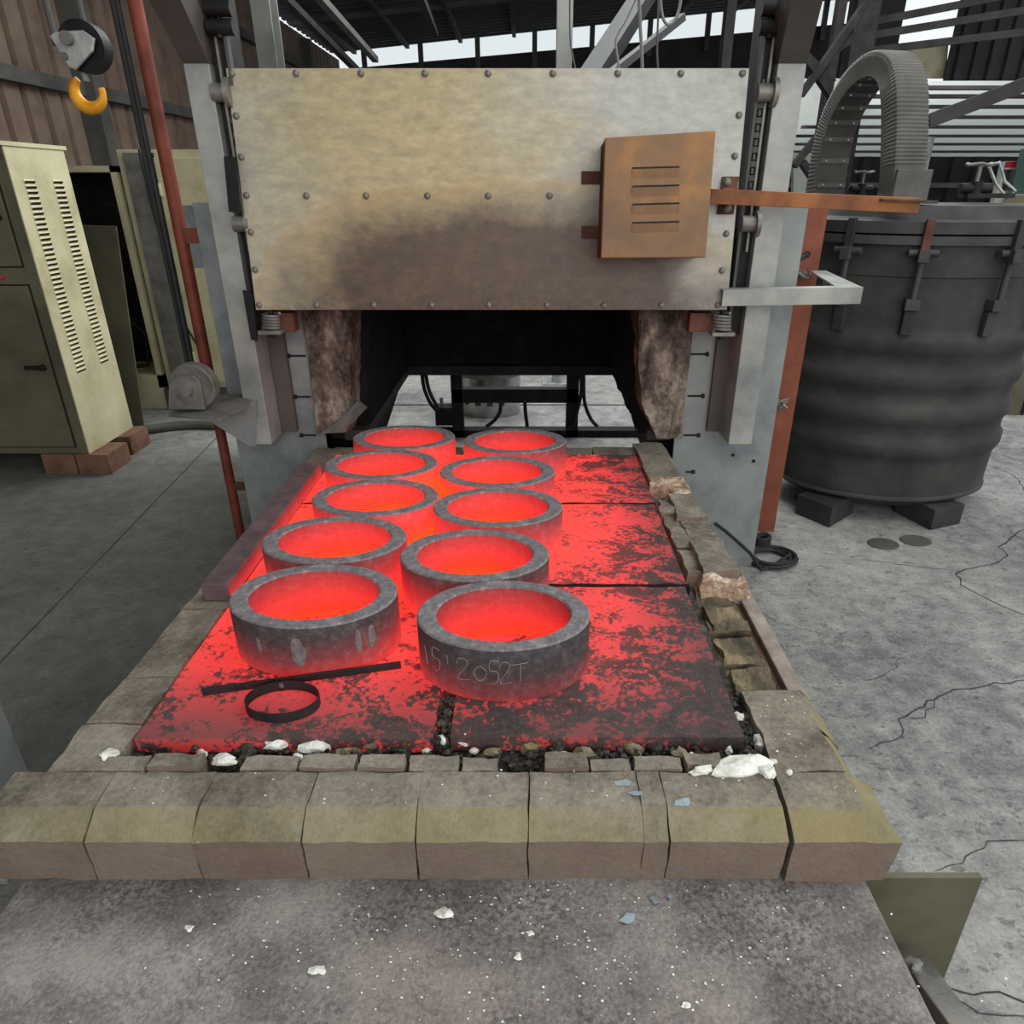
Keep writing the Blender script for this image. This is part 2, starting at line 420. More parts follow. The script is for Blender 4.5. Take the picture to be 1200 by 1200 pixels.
def plate_mat():
    t = NT('hot_plate'); v = t.coord('World'); f = heat_nodes(t); p = t.sep(v)
    n1 = t.noise(t.coord('World', (1, 1.3, 1)), 9, 9, 0.68, 0.6); n2 = t.noise(v, 75, 5, 0.75)
    scale_ = t.math('ADD', t.math('MULTIPLY', n1, 0.58), t.math('MULTIPLY', n2, 0.42))
    # scale cover grows away from the middle of the load
    thr = t.math('ADD', scale_, t.math('MULTIPLY', t.math('SUBTRACT', 0.34, f), 0.10))
    thr = t.math('ADD', thr, t.math('MULTIPLY', t.math('ADD', p[0], 0.10), 0.034))
    cover = t.ramp(thr, [(0.515, (0, 0, 0)), (0.565, (1, 1, 1))])
    T = t.math('ADD', t.math('MULTIPLY', f, 0.38), 0.66)
    T = t.math('ADD', T, t.math('MULTIPLY', t.math('SUBTRACT', n1, 0.5), 0.15))
    edge = t.ramp(t.math('SUBTRACT', p[1], 1.06), [(0.0, (0, 0, 0)), (0.24, (1, 1, 1))])
    edge2 = t.ramp(t.math('SUBTRACT', 0.45, p[0]), [(0.0, (0.2, 0.2, 0.2)), (0.20, (1, 1, 1))])
    cool = t.math('SUBTRACT', 1.0, t.math('MULTIPLY', edge, edge2))
    T = t.math('SUBTRACT', T, t.math('MULTIPLY', cool, 0.26))
    T = t.math('SUBTRACT', T, t.math('MULTIPLY', cover, 0.38))
    nz = t.sep(t.n('ShaderNodeNewGeometry').outputs['Normal'])
    T = t.math('ADD', T, t.math('MULTIPLY', t.math('SUBTRACT', 1.0, nz[2], clamp=True), 0.12))
    t.set(t.b.inputs['Emission Color'], t.ramp(T, HOT)); t.b.inputs['Emission Strength'].default_value = 1.0
    base = t.mix(cover, lin((92, 70, 70)), t.ramp(n2, [(0.3, lin((48, 45, 44))), (0.7, lin((84, 79, 76)))]))
    t.set(t.b.inputs['Base Color'], base)
    t.b.inputs['Roughness'].default_value = 0.9; t.b.inputs['Specular IOR Level'].default_value = 0.1
    t.bump(scale_, 0.4, 0.006)
    return t.mat
M['plate'] = plate_mat()

def bar_mat():
    t = NT('hot_side_bar'); nrm = t.sep(t.n('ShaderNodeNewGeometry').outputs['Normal']); p = t.sep(t.coord('World'))
    v = t.coord('World')
    low = t.math('SUBTRACT', 1.0, t.math('DIVIDE', t.math('SUBTRACT', p[2], 0.575), 0.07))
    side = t.math('GREATER_THAN', nrm[0], 0.6)
    T = t.math('MULTIPLY', side, t.math('ADD', 0.20, t.math('MULTIPLY', low, 0.40)))
    T = t.math('ADD', T, 0.14)
    T = t.math('MULTIPLY', T, t.ramp(p[1], [(0.0, (1, 1, 1)), (1.0, (1, 1, 1))]))
    t.set(t.b.inputs['Emission Color'], t.ramp(T, HOT)); t.b.inputs['Emission Strength'].default_value = 1.0
    n1 = t.noise(v, 14, 6, 0.6)
    t.set(t.b.inputs['Base Color'], t.ramp(n1, [(0.35, lin((74, 64, 66))), (0.65, lin((104, 90, 92)))]))
    t.b.inputs['Roughness'].default_value = 0.7
    return t.mat
M['hot_bar'] = bar_mat()

def door_mat():
    t = NT('heat_stained_sheet'); v = t.coord('Object'); p = t.sep(v)
    wob = t.noise(v, 2.2, 6, 0.65); fine = t.noise(t.coord('Object', (1, 1, 2.2)), 16, 8, 0.72); blot = t.noise(v, 9, 7, 0.7)
    zinc = t.ramp(t.math('ADD', t.math('MULTIPLY', blot, 0.5), t.math('MULTIPLY', fine, 0.5)), [(0.34, lin((136, 138, 133))), (0.5, lin((160, 160, 152))), (0.66, lin((182, 181, 172)))])
    # straw-yellow temper colour: all but the right top
    sx = t.math('SUBTRACT', p[0], -0.30)
    yel = t.math('ADD', t.math('SUBTRACT', 1.0, t.math('ABSOLUTE', t.math('DIVIDE', sx, 1.0))), t.math('MULTIPLY', t.math('SUBTRACT', wob, 0.5), 1.0))
    yel = t.math('MULTIPLY', t.ramp(yel, [(0.25, (0, 0, 0)), (0.75, (1, 1, 1))]), 0.85)
    col = t.mix(yel, zinc, t.ramp(fine, [(0.34, lin((146, 132, 94))), (0.66, lin((180, 164, 120)))]))
    # brown scorch rising from the furnace mouth
    dx = t.math('DIVIDE', t.math('SUBTRACT', p[0], 0.10), 0.98); dz = t.math('DIVIDE', t.math('SUBTRACT', p[2], 0.03), 0.41)
    d = t.math('SQRT', t.math('ADD', t.math('MULTIPLY', dx, dx), t.math('MULTIPLY', dz, dz)))
    d = t.math('ADD', d, t.math('MULTIPLY', t.math('SUBTRACT', wob, 0.5), 0.7))
    sc = t.ramp(d, [(0.62, (1, 1, 1)), (1.22, (0, 0, 0))])
    brown = t.ramp(t.math('ADD', t.math('MULTIPLY', blot, 0.6), t.math('MULTIPLY', fine, 0.4)), [(0.36, lin((58, 44, 38))), (0.5, lin((76, 60, 49))), (0.64, lin((94, 77, 61)))])
    col = t.mix(t.math('MULTIPLY', sc, 0.95), col, brown)
    # warm ring at the rim of the scorch
    rim = t.ramp(d, [(0.75, (0, 0, 0)), (1.0, (1, 1, 1)), (1.35, (0, 0, 0))])
    col = t.mix(t.math('MULTIPLY', rim, 0.34), col, lin((170, 140, 88)))
    # soot speckle low down in the middle
    sp = t.math('MULTIPLY', t.ramp(t.noise(v, 60, 4, 0.7), [(0.46, (0, 0, 0)), (0.60, (1, 1, 1))]), t.ramp(t.math('ADD', p[2], t.math('MULTIPLY', t.math('ABSOLUTE', p[0]), 0.12)), [(0.03, (1, 1, 1)), (0.14, (0, 0, 0))]))
    col = t.mix(t.math('MULTIPLY', sp, 0.7), col, lin((62, 54, 48)))
    t.set(t.b.inputs['Base Color'], col)
    t.b.inputs['Metallic'].default_value = 0.25
    t.set(t.b.inputs['Roughness'], t.math('ADD', 0.38, t.math('MULTIPLY', blot, 0.25)))
    t.bump(t.math('ADD', fine, wob), 0.08, 0.01)
    return t.mat
M['door'] = door_mat()

def apron_mat():
    t = NT('dusty_apron'); v = t.coord('World')
    n1 = t.noise(v, 5, 6, 0.65); n2 = t.noise(v, 90, 4, 0.7); n3 = t.noise(v, 2.5, 4, 0.6)
    n4 = t.noise(v, 130, 4, 0.75)
    col = t.ramp(t.math('ADD', t.math('MULTIPLY', n1, 0.62), t.math('MULTIPLY', n4, 0.38)), [(0.38, lin((84, 80, 78))), (0.5, lin((122, 117, 113))), (0.62, lin((158, 153, 148)))])
    col = t.mix(t.math('MULTIPLY', t.ramp(n3, [(0.5, (0, 0, 0)), (0.66, (1, 1, 1))]), 0.4), col, lin((120, 107, 102)))
    gr = t.math('MULTIPLY', t.ramp(n2, [(0.46, (0, 0, 0)), (0.6, (1, 1, 1))]), t.ramp(t.noise(v, 4, 4, 0.6), [(0.42, (0, 0, 0)), (0.6, (1, 1, 1))]))
    col = t.mix(t.math('MULTIPLY', gr, 0.7), col, lin((62, 58, 56)))
    wd = t.ramp(t.noise(v, 55, 6, 0.8), [(0.66, (0, 0, 0)), (0.71, (1, 1, 1))])
    col = t.mix(t.math('MULTIPLY', wd, 0.6), col, lin((188, 184, 176)))
    t.set(t.b.inputs['Base Color'], col)
    t.b.inputs['Roughness'].default_value = 0.85; t.b.inputs['Specular IOR Level'].default_value = 0.2
    t.bump(t.math('ADD', n1, n4), 0.6, 0.006)
    return t.mat
M['apron'] = apron_mat()

def translucent():
    t = NT('translucent_sheet')
    tr = t.n('ShaderNodeBsdfTranslucent', Color=(0.85, 0.88, 0.86, 1)); df = t.n('ShaderNodeBsdfDiffuse', Color=(0.6, 0.62, 0.6, 1))
    mx = t.n('ShaderNodeMixShader', Fac=0.35); t.t.links.new(tr.outputs[0], mx.inputs[1]); t.t.links.new(df.outputs[0], mx.inputs[2])
    t.t.links.new(mx.outputs[0], t.t.nodes['Material Output'].inputs['Surface'])
    return t.mat
M['translucent'] = translucent()
def pane():
    t = NT('window_pane')
    tr = t.n('ShaderNodeBsdfTransparent', Color=(0.95, 0.97, 0.97, 1)); g = t.n('ShaderNodeBsdfGlossy', Roughness=0.08)
    mx = t.n('ShaderNodeMixShader', Fac=0.06); t.t.links.new(tr.outputs[0], mx.inputs[1]); t.t.links.new(g.outputs[0], mx.inputs[2])
    t.t.links.new(mx.outputs[0], t.t.nodes['Material Output'].inputs['Surface'])
    return t.mat
M['pane'] = pane()

# ================================================================== THE SETTING
fl = struct(MB().ab((-16, -8, -0.2), (22, 40, 0)).build('floor', M['floor']))
# expansion joint running off to the left of the hearth (a shallow groove strip)
j0, j1 = PZ(40, 735, 0.001), PZ(215, 553, 0.001)
MB().bar(j0 + (j0 - j1) * 0.6, j1 + (j1 - j0) * 0.8, 0.007, 0.003).build('floor_joint', M['dark_paint_shade'], fl)
# joint in the far floor seen under the furnace
MB().ab((-2.5, 5.45, 0), (2.5, 5.475, 0.002)).build('floor_joint', M['black_steel'], fl)

M['crack'] = mat('crack_dirt', (40, 40, 40), (58, 58, 57), None, 20, 0.9, 0, 0)
def crack(pts, wd, seed):
    r_ = random.Random(seed); P = [PZ(a, b_, 0) for a, b_ in pts]; Q = []
    for p, q in zip(P, P[1:]):
        n = max(2, int((q - p).length / 0.03))
        for k in range(n): Q.append(p.lerp(q, k / n) + Vector((r_.uniform(-1, 1), r_.uniform(-1, 1), 0)) * 0.009)
    Q.append(P[-1]); vs = []
    for i, p in enumerate(Q):
        d = (Q[min(i + 1, len(Q) - 1)] - Q[max(i - 1, 0)]).normalized(); n_ = Vector((-d.y, d.x, 0))
        w_ = wd * r_.uniform(0.4, 1.0) * min(1, 0.3 + 3 * min(i, len(Q) - 1 - i) / len(Q))
        vs += [p + n_ * w_ + Vector((0, 0, 0.0015)), p - n_ * w_ + Vector((0, 0, 0.0015))]
    MB().add(vs, [(2 * i, 2 * i + 1, 2 * i + 3, 2 * i + 2) for i in range(len(Q) - 1)]).build('floor_crack', M['crack'], fl)
crack([(1230, 600), (1196, 622), (1171, 641), (1180, 652), (1169, 660), (1121, 670), (1127, 687), (1152, 700), (1200, 722), (1240, 745)], 0.0042, 1)
crack([(1230, 790), (1200, 797), (1130, 807), (1100, 815), (1055, 845), (1055, 865), (1015, 880)], 0.0032, 2)
crack([(1100, 815), (1085, 840), (1062, 843)], 0.0022, 3)
crack([(1160, 545), (1190, 558), (1200, 575), (1230, 590)], 0.0035, 4)
crack([(1121, 670), (1060, 662), (1010, 655)], 0.002, 5)
crack([(1230, 985), (1160, 988), (1125, 1010), (1095, 1022)], 0.002, 6)
crack([(1105, 1152), (1140, 1165), (1175, 1162), (1230, 1180)], 0.003, 7)
crack([(1120, 1172), (1150, 1185), (1230, 1195)], 0.0025, 8)
crack([(1060, 770), (1040, 790), (1000, 800)], 0.0016, 9)

def corrugated(a, b, up, nrm, pitch, depth, name, m, parent=None, prof=((0, 0), (0.40, 0), (0.5, 1), (0.9, 1))):
    """trapezoid cladding from a to b (along the sheet), rising by up"""
    a, b, up, nrm = Vector(a), Vector(b), Vector(up), Vector(nrm)
    L = (b - a).length; d = (b - a).normalized(); n = int(L / pitch); mb = MB(); row = []
    for i in range(n):
        for t, h in prof:
            row.append(a + d * ((i + t) * pitch) + nrm * (h * depth))
    row.append(a + d * n * pitch)
    k = len(row); bk = nrm * -0.02
    vs = row + [p + up for p in row] + [p + bk for p in row] + [p + up + bk for p in row]
    fs = [(i, i + 1, k + i + 1, k + i) for i in range(k - 1)] + [(2 * k + i, 3 * k + i, 3 * k + i + 1, 2 * k + i + 1) for i in range(k - 1)]
    fs += [(k + i, k + i + 1, 3 * k + i + 1, 3 * k + i) for i in range(k - 1)] + [(i, 2 * k + i, 2 * k + i + 1, i + 1) for i in range(k - 1)]
    mb.add(vs, fs)
    return struct(mb.build(name, m, parent))
# left wall: brown cladding on girts
XW = -4.6
wl = corrugated((XW, -2, 0), (XW, 20, 0), (0, 0, 4.4), (1, 0, 0), 0.30, 0.06, 'wall_left', M['brown_clad'], None, ((0, 1), (0.70, 1), (0.76, 0), (0.94, 0)))
for z in (1.0, 2.5, 3.8):
    MB().ab((XW + 0.06, -2, z - 0.06), (XW + 0.16, 20, z + 0.06)).build('girt', M['beam'], wl)
for yy in (8.2, 12.4, 16.6):
    MB().ab((XW + 0.06, yy - 0.1, 0), (XW + 0.26, yy + 0.1, 4.3)).build('wall_post', M['beam'], wl)
# roof: rises to the right, carried on rafters
RZ = lambda x: 5.06 + 0.088 * x
roof_pts = lambda x0, x1, y: [Vector((x0, y, RZ(x0))), Vector((x1, y, RZ(x1)))]
def roof(name, x0, x1, y0, y1):
    p = corrugated((x0, y0, RZ(x0)), (x0, y1, RZ(x0)), (x1 - x0, 0, RZ(x1) - RZ(x0)), (0, 0, -1), 0.33, 0.05, name, M['roof_deck'])
    return p
rf = roof('ceiling', -4.8, 8.2, 10.6, 20.4)
rl = roof('ceiling_left_blocker', -4.8, -0.4, -3.0, 10.6)  # unseen roof over the left only, placed to block sky light there
for x in (-4.2, -2.9, -1.6, -0.3, 1.0, 2.3, 3.6, 4.9, 6.2, 7.6):
    MB().bar((x, 10.7, RZ(x) - 0.09), (x, 20.1, RZ(x) - 0.09), 0.09, 0.08).build('purlin', M['beam'], rf)
for yy in (13.0, 16.5):
    MB().bar((-4.7, yy, RZ(-4.7) - 0.08), (8.1, yy, RZ(8.1) - 0.08), 0.12, 0.12).build('rafter', M['beam'], rf)
# back wall: cladding below an open glazed band under the eaves
YB = 20.2
wb = struct(MB().prism([(-4.8, YB, 0), (8.2, YB, 0), (8.2, YB, 5.24), (-4.8, YB, 4.25)], (0, 0.06, 0)).build('wall_back', M['dark_clad']))
gl = struct(MB().prism([(-4.8, YB + 0.02, 4.25), (8.2, YB + 0.02, 5.24), (8.2, YB + 0.02, RZ(8.2)), (-4.8, YB + 0.02, RZ(-4.8))], (0, 0.01, 0)).build('window_1', M['pane']))
for x in (-4.0, -2.6, -1.2, 0.2, 1.6, 3.0, 4.4, 5.8, 7.2):
    MB().ab((x - 0.06, YB - 0.06, 4.3 + 0.077 * x), (x + 0.06, YB + 0.02, RZ(x))).build('glazing_bar', M['beam'], gl)

# ================================================================== HEARTH CAR
ZH = 0.59
XL, XR, YF, YBK = -0.955, 0.662, 0.857, 2.805
car = thing('furnace_car', 'long furnace car with grey castable brick hearth carrying the glowing rings', 'furnace car', (-0.15, 1.8, 0))
# underframe, wheels
MB().ab((XL + 0.06, YF + 0.04, 0.16), (XR - 0.06, YBK, 0.45)).build('chassis', M['rust_dark'], car, bevel=0.01)
for yy in (1.15, 1.9, 2.6):
    for xx in (XL + 0.14, XR - 0.14):
        MB().cyl((xx - 0.05, yy, 0.11), (xx + 0.05, yy, 0.11), 0.11, 20).build('wheel', M['black_steel'], car, True)
# hearth core below the plates
MB().ab((-0.83, 1.00, 0.44), (0.475, 2.79, 0.555)).build('hearth_core', M['grit'], car)
# front row of chamfered blocks: joints read off the photograph
zf0, zf1 = 0.455, PY(600, 987, YF).z
yc = 0.905
def front_block(px0, px1, seed, m=None, x0=None, x1=None, deep=0.985):
    a = PY(px0, 1000, YF).x if x0 is None else x0
    b = PY(px1, 1000, YF).x if x1 is None else x1
    g = 0.0012
    a += g; b -= g
    prof = [(YF + 0.004, zf0), (YF, zf1), (yc, ZH), (deep, ZH + 0.001), (deep, zf0)]
    rng = random.Random(seed); mb = MB()
    n = max(4, int((b - a) / 0.025)); rows = []
    # profile resampled so that edges wear unevenly
    P = []
    for i in range(len(prof)):
        p, q = Vector((0,) + prof[i]), Vector((0,) + prof[(i + 1) % len(prof)])
        k = max(2, int((q - p).length / 0.02))
        for s_ in range(k): P.append(p.lerp(q, s_ / k))
    vs = []
    for i in range(n + 1):
        x = a + (b - a) * i / n
        for p in P:
            q = Vector((x, p.y, p.z))
            vs.append(q + noise.noise_vector(q * 16 + Vector((seed, 0, 0))) * 0.0032 + noise.noise_vector(q * 55) * 0.0016)
    k = len(P); fs = []
    for i in range(n):
        for j in range(k):
            fs.append((i * k + j, i * k + (j + 1) % k, (i + 1) * k + (j + 1) % k, (i + 1) * k + j))
    fs += [list(range(k))[::-1], [n * k + j for j in range(k)]]
    mb.add(vs, fs)
    o = mb.build('hearth_block', m or M['block'], car, True)
    o.data.set_sharp_from_angle(angle=R(24))
    return o
cuts = [104, 229, 357, 488, 619, 753, 783, 921]
xs = [PY(c, 1005, YF).x for c in cuts]
xs = [XL - 0.02] + xs
for i in range(len(xs) - 1): front_block(0, 0, 11 + i, None, xs[i], xs[i + 1])
# right corner block: chamfered on two sides, built from a lump and a wedge profile
def corner_warp(p, t):
    q = p.copy()
    dz = ZH - zf1
    if t.z > 0.5:
        k = (t.z - 0.5) * 2
        q.z = zf1 + dz * k
        q.y = p.y + (yc - YF) * k * (1 - t.y)
        q.x = p.x - 0.055 * k * t.x
    else:
        q.z = zf0 + (zf1 - zf0) * t.z * 2
        q.x = p.x + 0.012 * (t.z * 2 - 1) * t.x
    return q
lump((xs[-1] + 0.008, YF, zf0), (XR, 0.985, ZH), 3, 0.003, (8, 6, 6), 14, corner_warp).build('hearth_block', M['block'], car, True)
# right rim, front part: two blocks with the outer edge rounded
def rim_warp(side, chx=0.06, chz=0.09, z0=0.455, zt=ZH):
    def wv(p, t):
        q = p.copy(); o = t.x if side > 0 else 1 - t.x
        q.z = z0 + (zt - z0) * t.z
        if t.z > 0.5:
            k = (t.z - 0.5) * 2
            if o > 0.99: q.x = p.x - side * chx * (k ** 1.6)
            elif o > 0.7: q.x = p.x - side * chx * 0.35 * k
        return q
    return wv
for a, b, sd in ((0.988, 1.10, 21), (1.104, 1.225, 22)):
    lump((0.478, a, zf0), (XR - 0.005, b, ZH), sd, 0.006, (6, 6, 5), 12, rim_warp(1)).build('hearth_block', M['block'], car, True)
# left rim blocks
lc = [0.988, 1.118, 1.268, 1.55, 1.86, 2.20, 2.50, 2.805]
for i in range(len(lc) - 1):
    lump((XL + 0.004 * i, lc[i] + 0.002, zf0), (-0.80, lc[i + 1] - 0.002, ZH), 31 + i, 0.006, (6, 9, 5), 10, rim_warp(-1, 0.034)).build('hearth_block', M['block'], car, True)
# worn small bricks behind the front row
px_small = [122, 178, 240, 284, 352, 420, 478, 540, 586, 636, 690, 740, 800, 846]
for i in range(len(px_small) - 1):
    if i in (2, 8): continue
    a, b = PZ(px_small[i], 893, ZH).x, PZ(px_small[i + 1], 893, ZH).x
    o = 0.004 * math.sin(i * 2.3)
    lump((a + 0.004, 0.988, 0.545), (b - 0.004, 1.022 + o, 0.596 + 0.006 * math.sin(i * 1.7)), 51 + i, 0.005, (4, 3, 2), 22).build('small_brick', M['block'], car, True)
# right rim, broken middle: heaped fibre, a dark block with a torn end, another at the back
lump((0.475, 1.225, 0.45), (0.585, 1.70, 0.548), 61, 0.02, (5, 14, 4), 11).build('fibre_layer', M['gold_fibre'], car, True)
for k, (a, b) in enumerate(((1.24, 1.33), (1.35, 1.46), (1.48, 1.58), (1.58, 1.70))):
    lump((0.478, a, 0.50), (0.572, b, 0.575 - 0.012 * (k % 2)), 71 + k, 0.018, (5, 6, 3), 14).build('fibre_chunk', M['gold_fibre'], car, True)
MB().ab((0.600, 1.20, 0.42), (0.640, 1.74, 0.556)).build('edge_rail', M['rail_steel'], car, bevel=0.003)
MB().ab((0.585, 1.20, 0.42), (0.598, 1.74, 0.538)).build('edge_rail_web', M['rust_dark'], car)
for k, (ya_, yb__, zt__) in enumerate(((1.70, 1.888, 0.618), (1.894, 2.05, 0.610), (2.056, 2.235, 0.622))):
    lump((0.502 + 0.006 * (k % 2), ya_, 0.45), (0.642 - 0.006 * k, yb__, zt__), 81 + 7 * k, 0.011, (7, 8, 6), 11, rim_warp(1, 0.055, zt=zt__)).build('hearth_block', M['block'], car, True)
lump((0.495, 1.655, 0.475), (0.636, 1.712, 0.606), 82, 0.016, (9, 4, 8), 20, rim_warp(1, 0.03, z0=0.475, zt=0.606)).build('torn_end', M['broken'], car, False)
for k, (ya_, yb__) in enumerate(((1.72, 1.86), (1.875, 1.99), (2.0, 2.10), (2.11, 2.22))):
    lump((0.458, ya_, 0.53), (0.525, yb__, 0.598 + 0.008 * (k % 2)), 83 + 5 * k, 0.014, (4, 6, 3), 15).build('fibre_chunk', M['block'], car, True)
lump((0.455, 2.41, 0.45), (0.625, 2.805, 0.612), 84, 0.009, (7, 12, 6), 9, rim_warp(1, 0.05, zt=0.612)).build('hearth_block', M['block'], car, True)
lump((0.462, 2.355, 0.48), (0.622, 2.418, 0.606), 85, 0.016, (9, 4, 8), 20, rim_warp(1, 0.03, z0=0.48, zt=0.606)).build('torn_end', M['broken'], car, False)
lump((0.46, 2.24, 0.47), (0.60, 2.39, 0.560), 86, 0.02, (5, 5, 4), 14).build('fibre_chunk', M['gold_fibre'], car, True)
# back row
for i in range(7):
    a = -0.82 + i * 0.183
    lump((a + 0.002, 2.712, 0.46), (a + 0.181, 2.805, 0.592), 91 + i, 0.004, (4, 3, 3), 12).build('hearth_block', M['block'], car, True)
# dusty steel apron in front
pa, pb = PZ(1020, 1040, 0.455), PZ(1095, 1200, 0.455)
ax1 = (pa.x + pb.x) / 2; ax0 = PZ(22, 1040, 0.455).x
MB().ab((ax0, 0.30, 0.432), (ax1, 0.90, 0.455)).build('apron_plate', M['apron'], car, bevel=0.003)
MB().ab((ax0 + 0.05, 0.36, 0.12), (ax1 - 0.05, 0.88, 0.432)).build('apron_box', M['rust_dark'], car)
# olive gusset plate and a slanting flat bar under the right corner
ga, gb = PY(1152, 1029, 0.90), PY(1104, 1152, 0.90)
gs = MB().prism([(ax1 - 0.06, 0.90, ga.z), (ga.x, 0.90, ga.z), (gb.x, 0.90, 0.10), (ax1 - 0.06, 0.90, 0.10)], (0, 0.012, 0)).build('gusset_plate', M['olive_plate'], car)
MB().bar(PY(1068, 1128, 0.86), PY(1140, 1225, 0.70), 0.055, 0.035, (0, 0.4, 1)).build('tow_bar', M['steel'], car, bevel=0.004)
rock(MB(), PY(1072, 1131, 0.83), (0.03, 0.03, 0.02), 3).build('bar_knuckle', M['steel'], car, True)

# ------------------------------------------------------------------ hot hearth plates
ZP = 0.597
def plate(x0, x1, y0, y1, seed, label):
    n = (max(6, int((x1 - x0) / 0.04)), max(6, int((y1 - y0) / 0.04)), 1)
    def wv(p, t):
        q = p.copy()
        if t.y in (0.0, 1.0): q.y += 0.006 * noise.noise(Vector((p.x * 9, seed, 0)))
        return q
    mb = lump((x0, y0, 0.562), (x1, y1, ZP), seed, 0.0012, n, 14, wv)
    o = mb.build('hearth_plate', M['plate'])
    return tag(o, label, 'plate', 'hot steel hearth plates')
SPL = -0.172
plate(-0.788, SPL - 0.018, 1.066, 1.655, 5, 'front left glowing hearth plate, under the flat strip and hoop')
plate(SPL + 0.018, 0.440, 1.070, 1.650, 6, 'front right hearth plate with dark scaled corner by the white rubble')
plate(-0.788, SPL - 0.004, 1.668, 2.205, 7, 'middle left glowing hearth plate beside the dark steel bar')
plate(SPL + 0.004, 0.448, 1.672, 2.205, 8, 'middle right red hearth plate with black scale patches')
plate(-0.788, SPL - 0.004, 2.222, 2.700, 9, 'rear left glowing hearth plate beneath the back rings')
plate(SPL + 0.004, 0.452, 2.225, 2.700, 10, 'rear right red hearth plate nearest the furnace mouth')
for x0, x1, y, sd in ((SPL + 0.02, 0.455, 1.661, 1), (-0.785, SPL - 0.02, 1.6615, 2), (SPL + 0.01, 0.455, 2.214, 3), (-0.785, SPL - 0.01, 2.2135, 4)):
    lump((x0, y - 0.0085, 0.565), (x1, y + 0.0085, ZP - 0.0010), 500 + sd, 0.003, (26, 2, 1), 26).build('joint_scale', M['soot'], car)
# dark steel bar along the left rim, inner side red hot
sb = MB().prism([(-0.868, 1.587, 0.592), (-0.795, 1.587, 0.592), (-0.795, 1.587, 0.645), (-0.868, 1.587, 0.645)], (0.004, 0.90, 0)).build('steel_bar', M['hot_bar'], None, False, 0.003)
tag(sb, 'long dark square steel bar on the left hearth rim, inner side glowing', 'bar')

# ------------------------------------------------------------------ the ten rings
RX, RY, RH = 0.195, 0.195 / ASPECT, 0.137
ZT = ZP + RH
obs = [('front right ring with chalk writing, dark grey outside', 490, 690, 680.6, 760.8),
       ('front left ring with pale scuffs, beside the flat strip', 269.6, 466.5, 661, 735),
       ('ring in the left row directly behind the front left ring', 308, 476, 606, 658),
       ('ring in the right row directly behind the chalk-marked ring', 470.7, 642, 621, 680),
       ('middle ring of the left row, third from the front', 366.7, 512, 563, 606),
       ('middle ring of the right row, third from the front', 510, 656.7, 571.7, 616),
       ('fourth ring from the front in the left row', 380, 510, 531.7, 562),
       ('fourth ring from the front in the right row', 517, 647.7, 537, 571),
       ('rearmost ring of the left row, by the furnace mouth', 413, 530.7, 501.7, 530),
       ('rearmost ring of the right row, by the furnace mouth', 545, 661.7, 501.7, 531)]
b = 0.004; ri = 0.775
prof = [(1 - 0.02, 0.0), (1, b), (1, RH - b), (1 - 0.02, RH), (ri + 0.02, RH), (ri, RH - b), (ri, b), (ri + 0.02, 0.0)]
mis = [0, 0, 2, 2, 2, 1, 1, 0]
# subdivided walls so that the profile stays crisp while the section is smooth
mb = MB().lathe([(r * RX, z) for r, z in prof], (0, 0, 0), 96, 1.0, 1.0 / ASPECT, True, mis)
ring0 = mb.build('forged_ring', [M['ring_out'], M['ring_in'], M['ring_rim']], None, True)
rings = []
for i, (lab, l, r, t_, bt) in enumerate(obs):
    o = ring0 if i == 0 else ring0.copy()
    if i: COL.objects.link(o)
    m = (l + r) / 2
    y = (PZ(m, t_, ZT).y + PZ(m, bt, ZT).y) / 2
    zc = y * ct - (ZT - H) * st
    o.location = ((m - CX) / F * zc, y, ZP)
    tag(o, lab, 'ring', 'hot forged rings on the hearth')
    rings.append(o)
# keep neighbours just clear of one another along each row
for row in (rings[1], rings[2], rings[4], rings[6], rings[8]), (rings[0], rings[3], rings[5], rings[7], rings[9]):
    for p, q in zip(row, row[1:]):
        dx = (q.location.x - p.location.x) / (2 * RX); need = 2 * RY * math.sqrt(max(0, 1 - dx * dx)) + 0.003
        if q.location.y - p.location.y < need: q.location.y = p.location.y + need
# chalk characters on the front right ring: strokes on its outside
def on_ring(o, u, z):
    """u: sideways position -1..1 on the front of the ring, z height"""
    a = math.asin(max(-0.98, min(0.98, u)))
    return Vector((math.sin(a) * (RX + 0.0008), -math.cos(a) * (RY + 0.0008), z))
def stroke(o, pts, r=0.0007):
    P = [on_ring(o, q.x, q.y) for q in catmull([Vector((u, z, 0)) for u, z in pts], 6)]
    mbk = MB().tube(P, r, 5)
    c = mbk.build('chalk_mark', M['chalk']); c.parent = o
    return c
def gl_(cx_, s_, pts): return [(cx_ + x * s_, 0.078 + z * 0.034) for x, z in pts]
g0 = rings[0]
two = [(-0.8, 0.35), (-0.5, 0.8), (0.3, 0.8), (0.5, 0.4), (-0.7, -0.6), (-0.4, -0.8), (0.8, -0.7)]
five = [(0.7, 0.9), (-0.5, 0.9), (-0.6, 0.2), (0.4, 0.1), (0.5, -0.5), (-0.2, -0.9)]
zero = [(0.0, 0.5), (-0.7, 0.0), (-0.3, -0.6), (0.5, -0.5), (0.8, 0.1), (0.1, 0.5)]
stroke(g0, gl_(-0.86, 0.05, [(-0.2, 0.6), (0.2, -0.8)])); stroke(g0, gl_(-0.73, 0.07, five)); stroke(g0, gl_(-0.60, 0.05, [(0, 0.8), (0.1, 0.1)]))
stroke(g0, gl_(-0.42, 0.09, two)); stroke(g0, gl_(-0.24, 0.09, zero)); stroke(g0, gl_(-0.08, 0.08, five)); stroke(g0, gl_(0.04, 0.08, two))
stroke(g0, gl_(0.20, 0.11, [(-0.9, 0.6), (0.8, 0.7)])); stroke(g0, gl_(0.20, 0.05, [(0, 0.6), (0.0, -0.7)]))
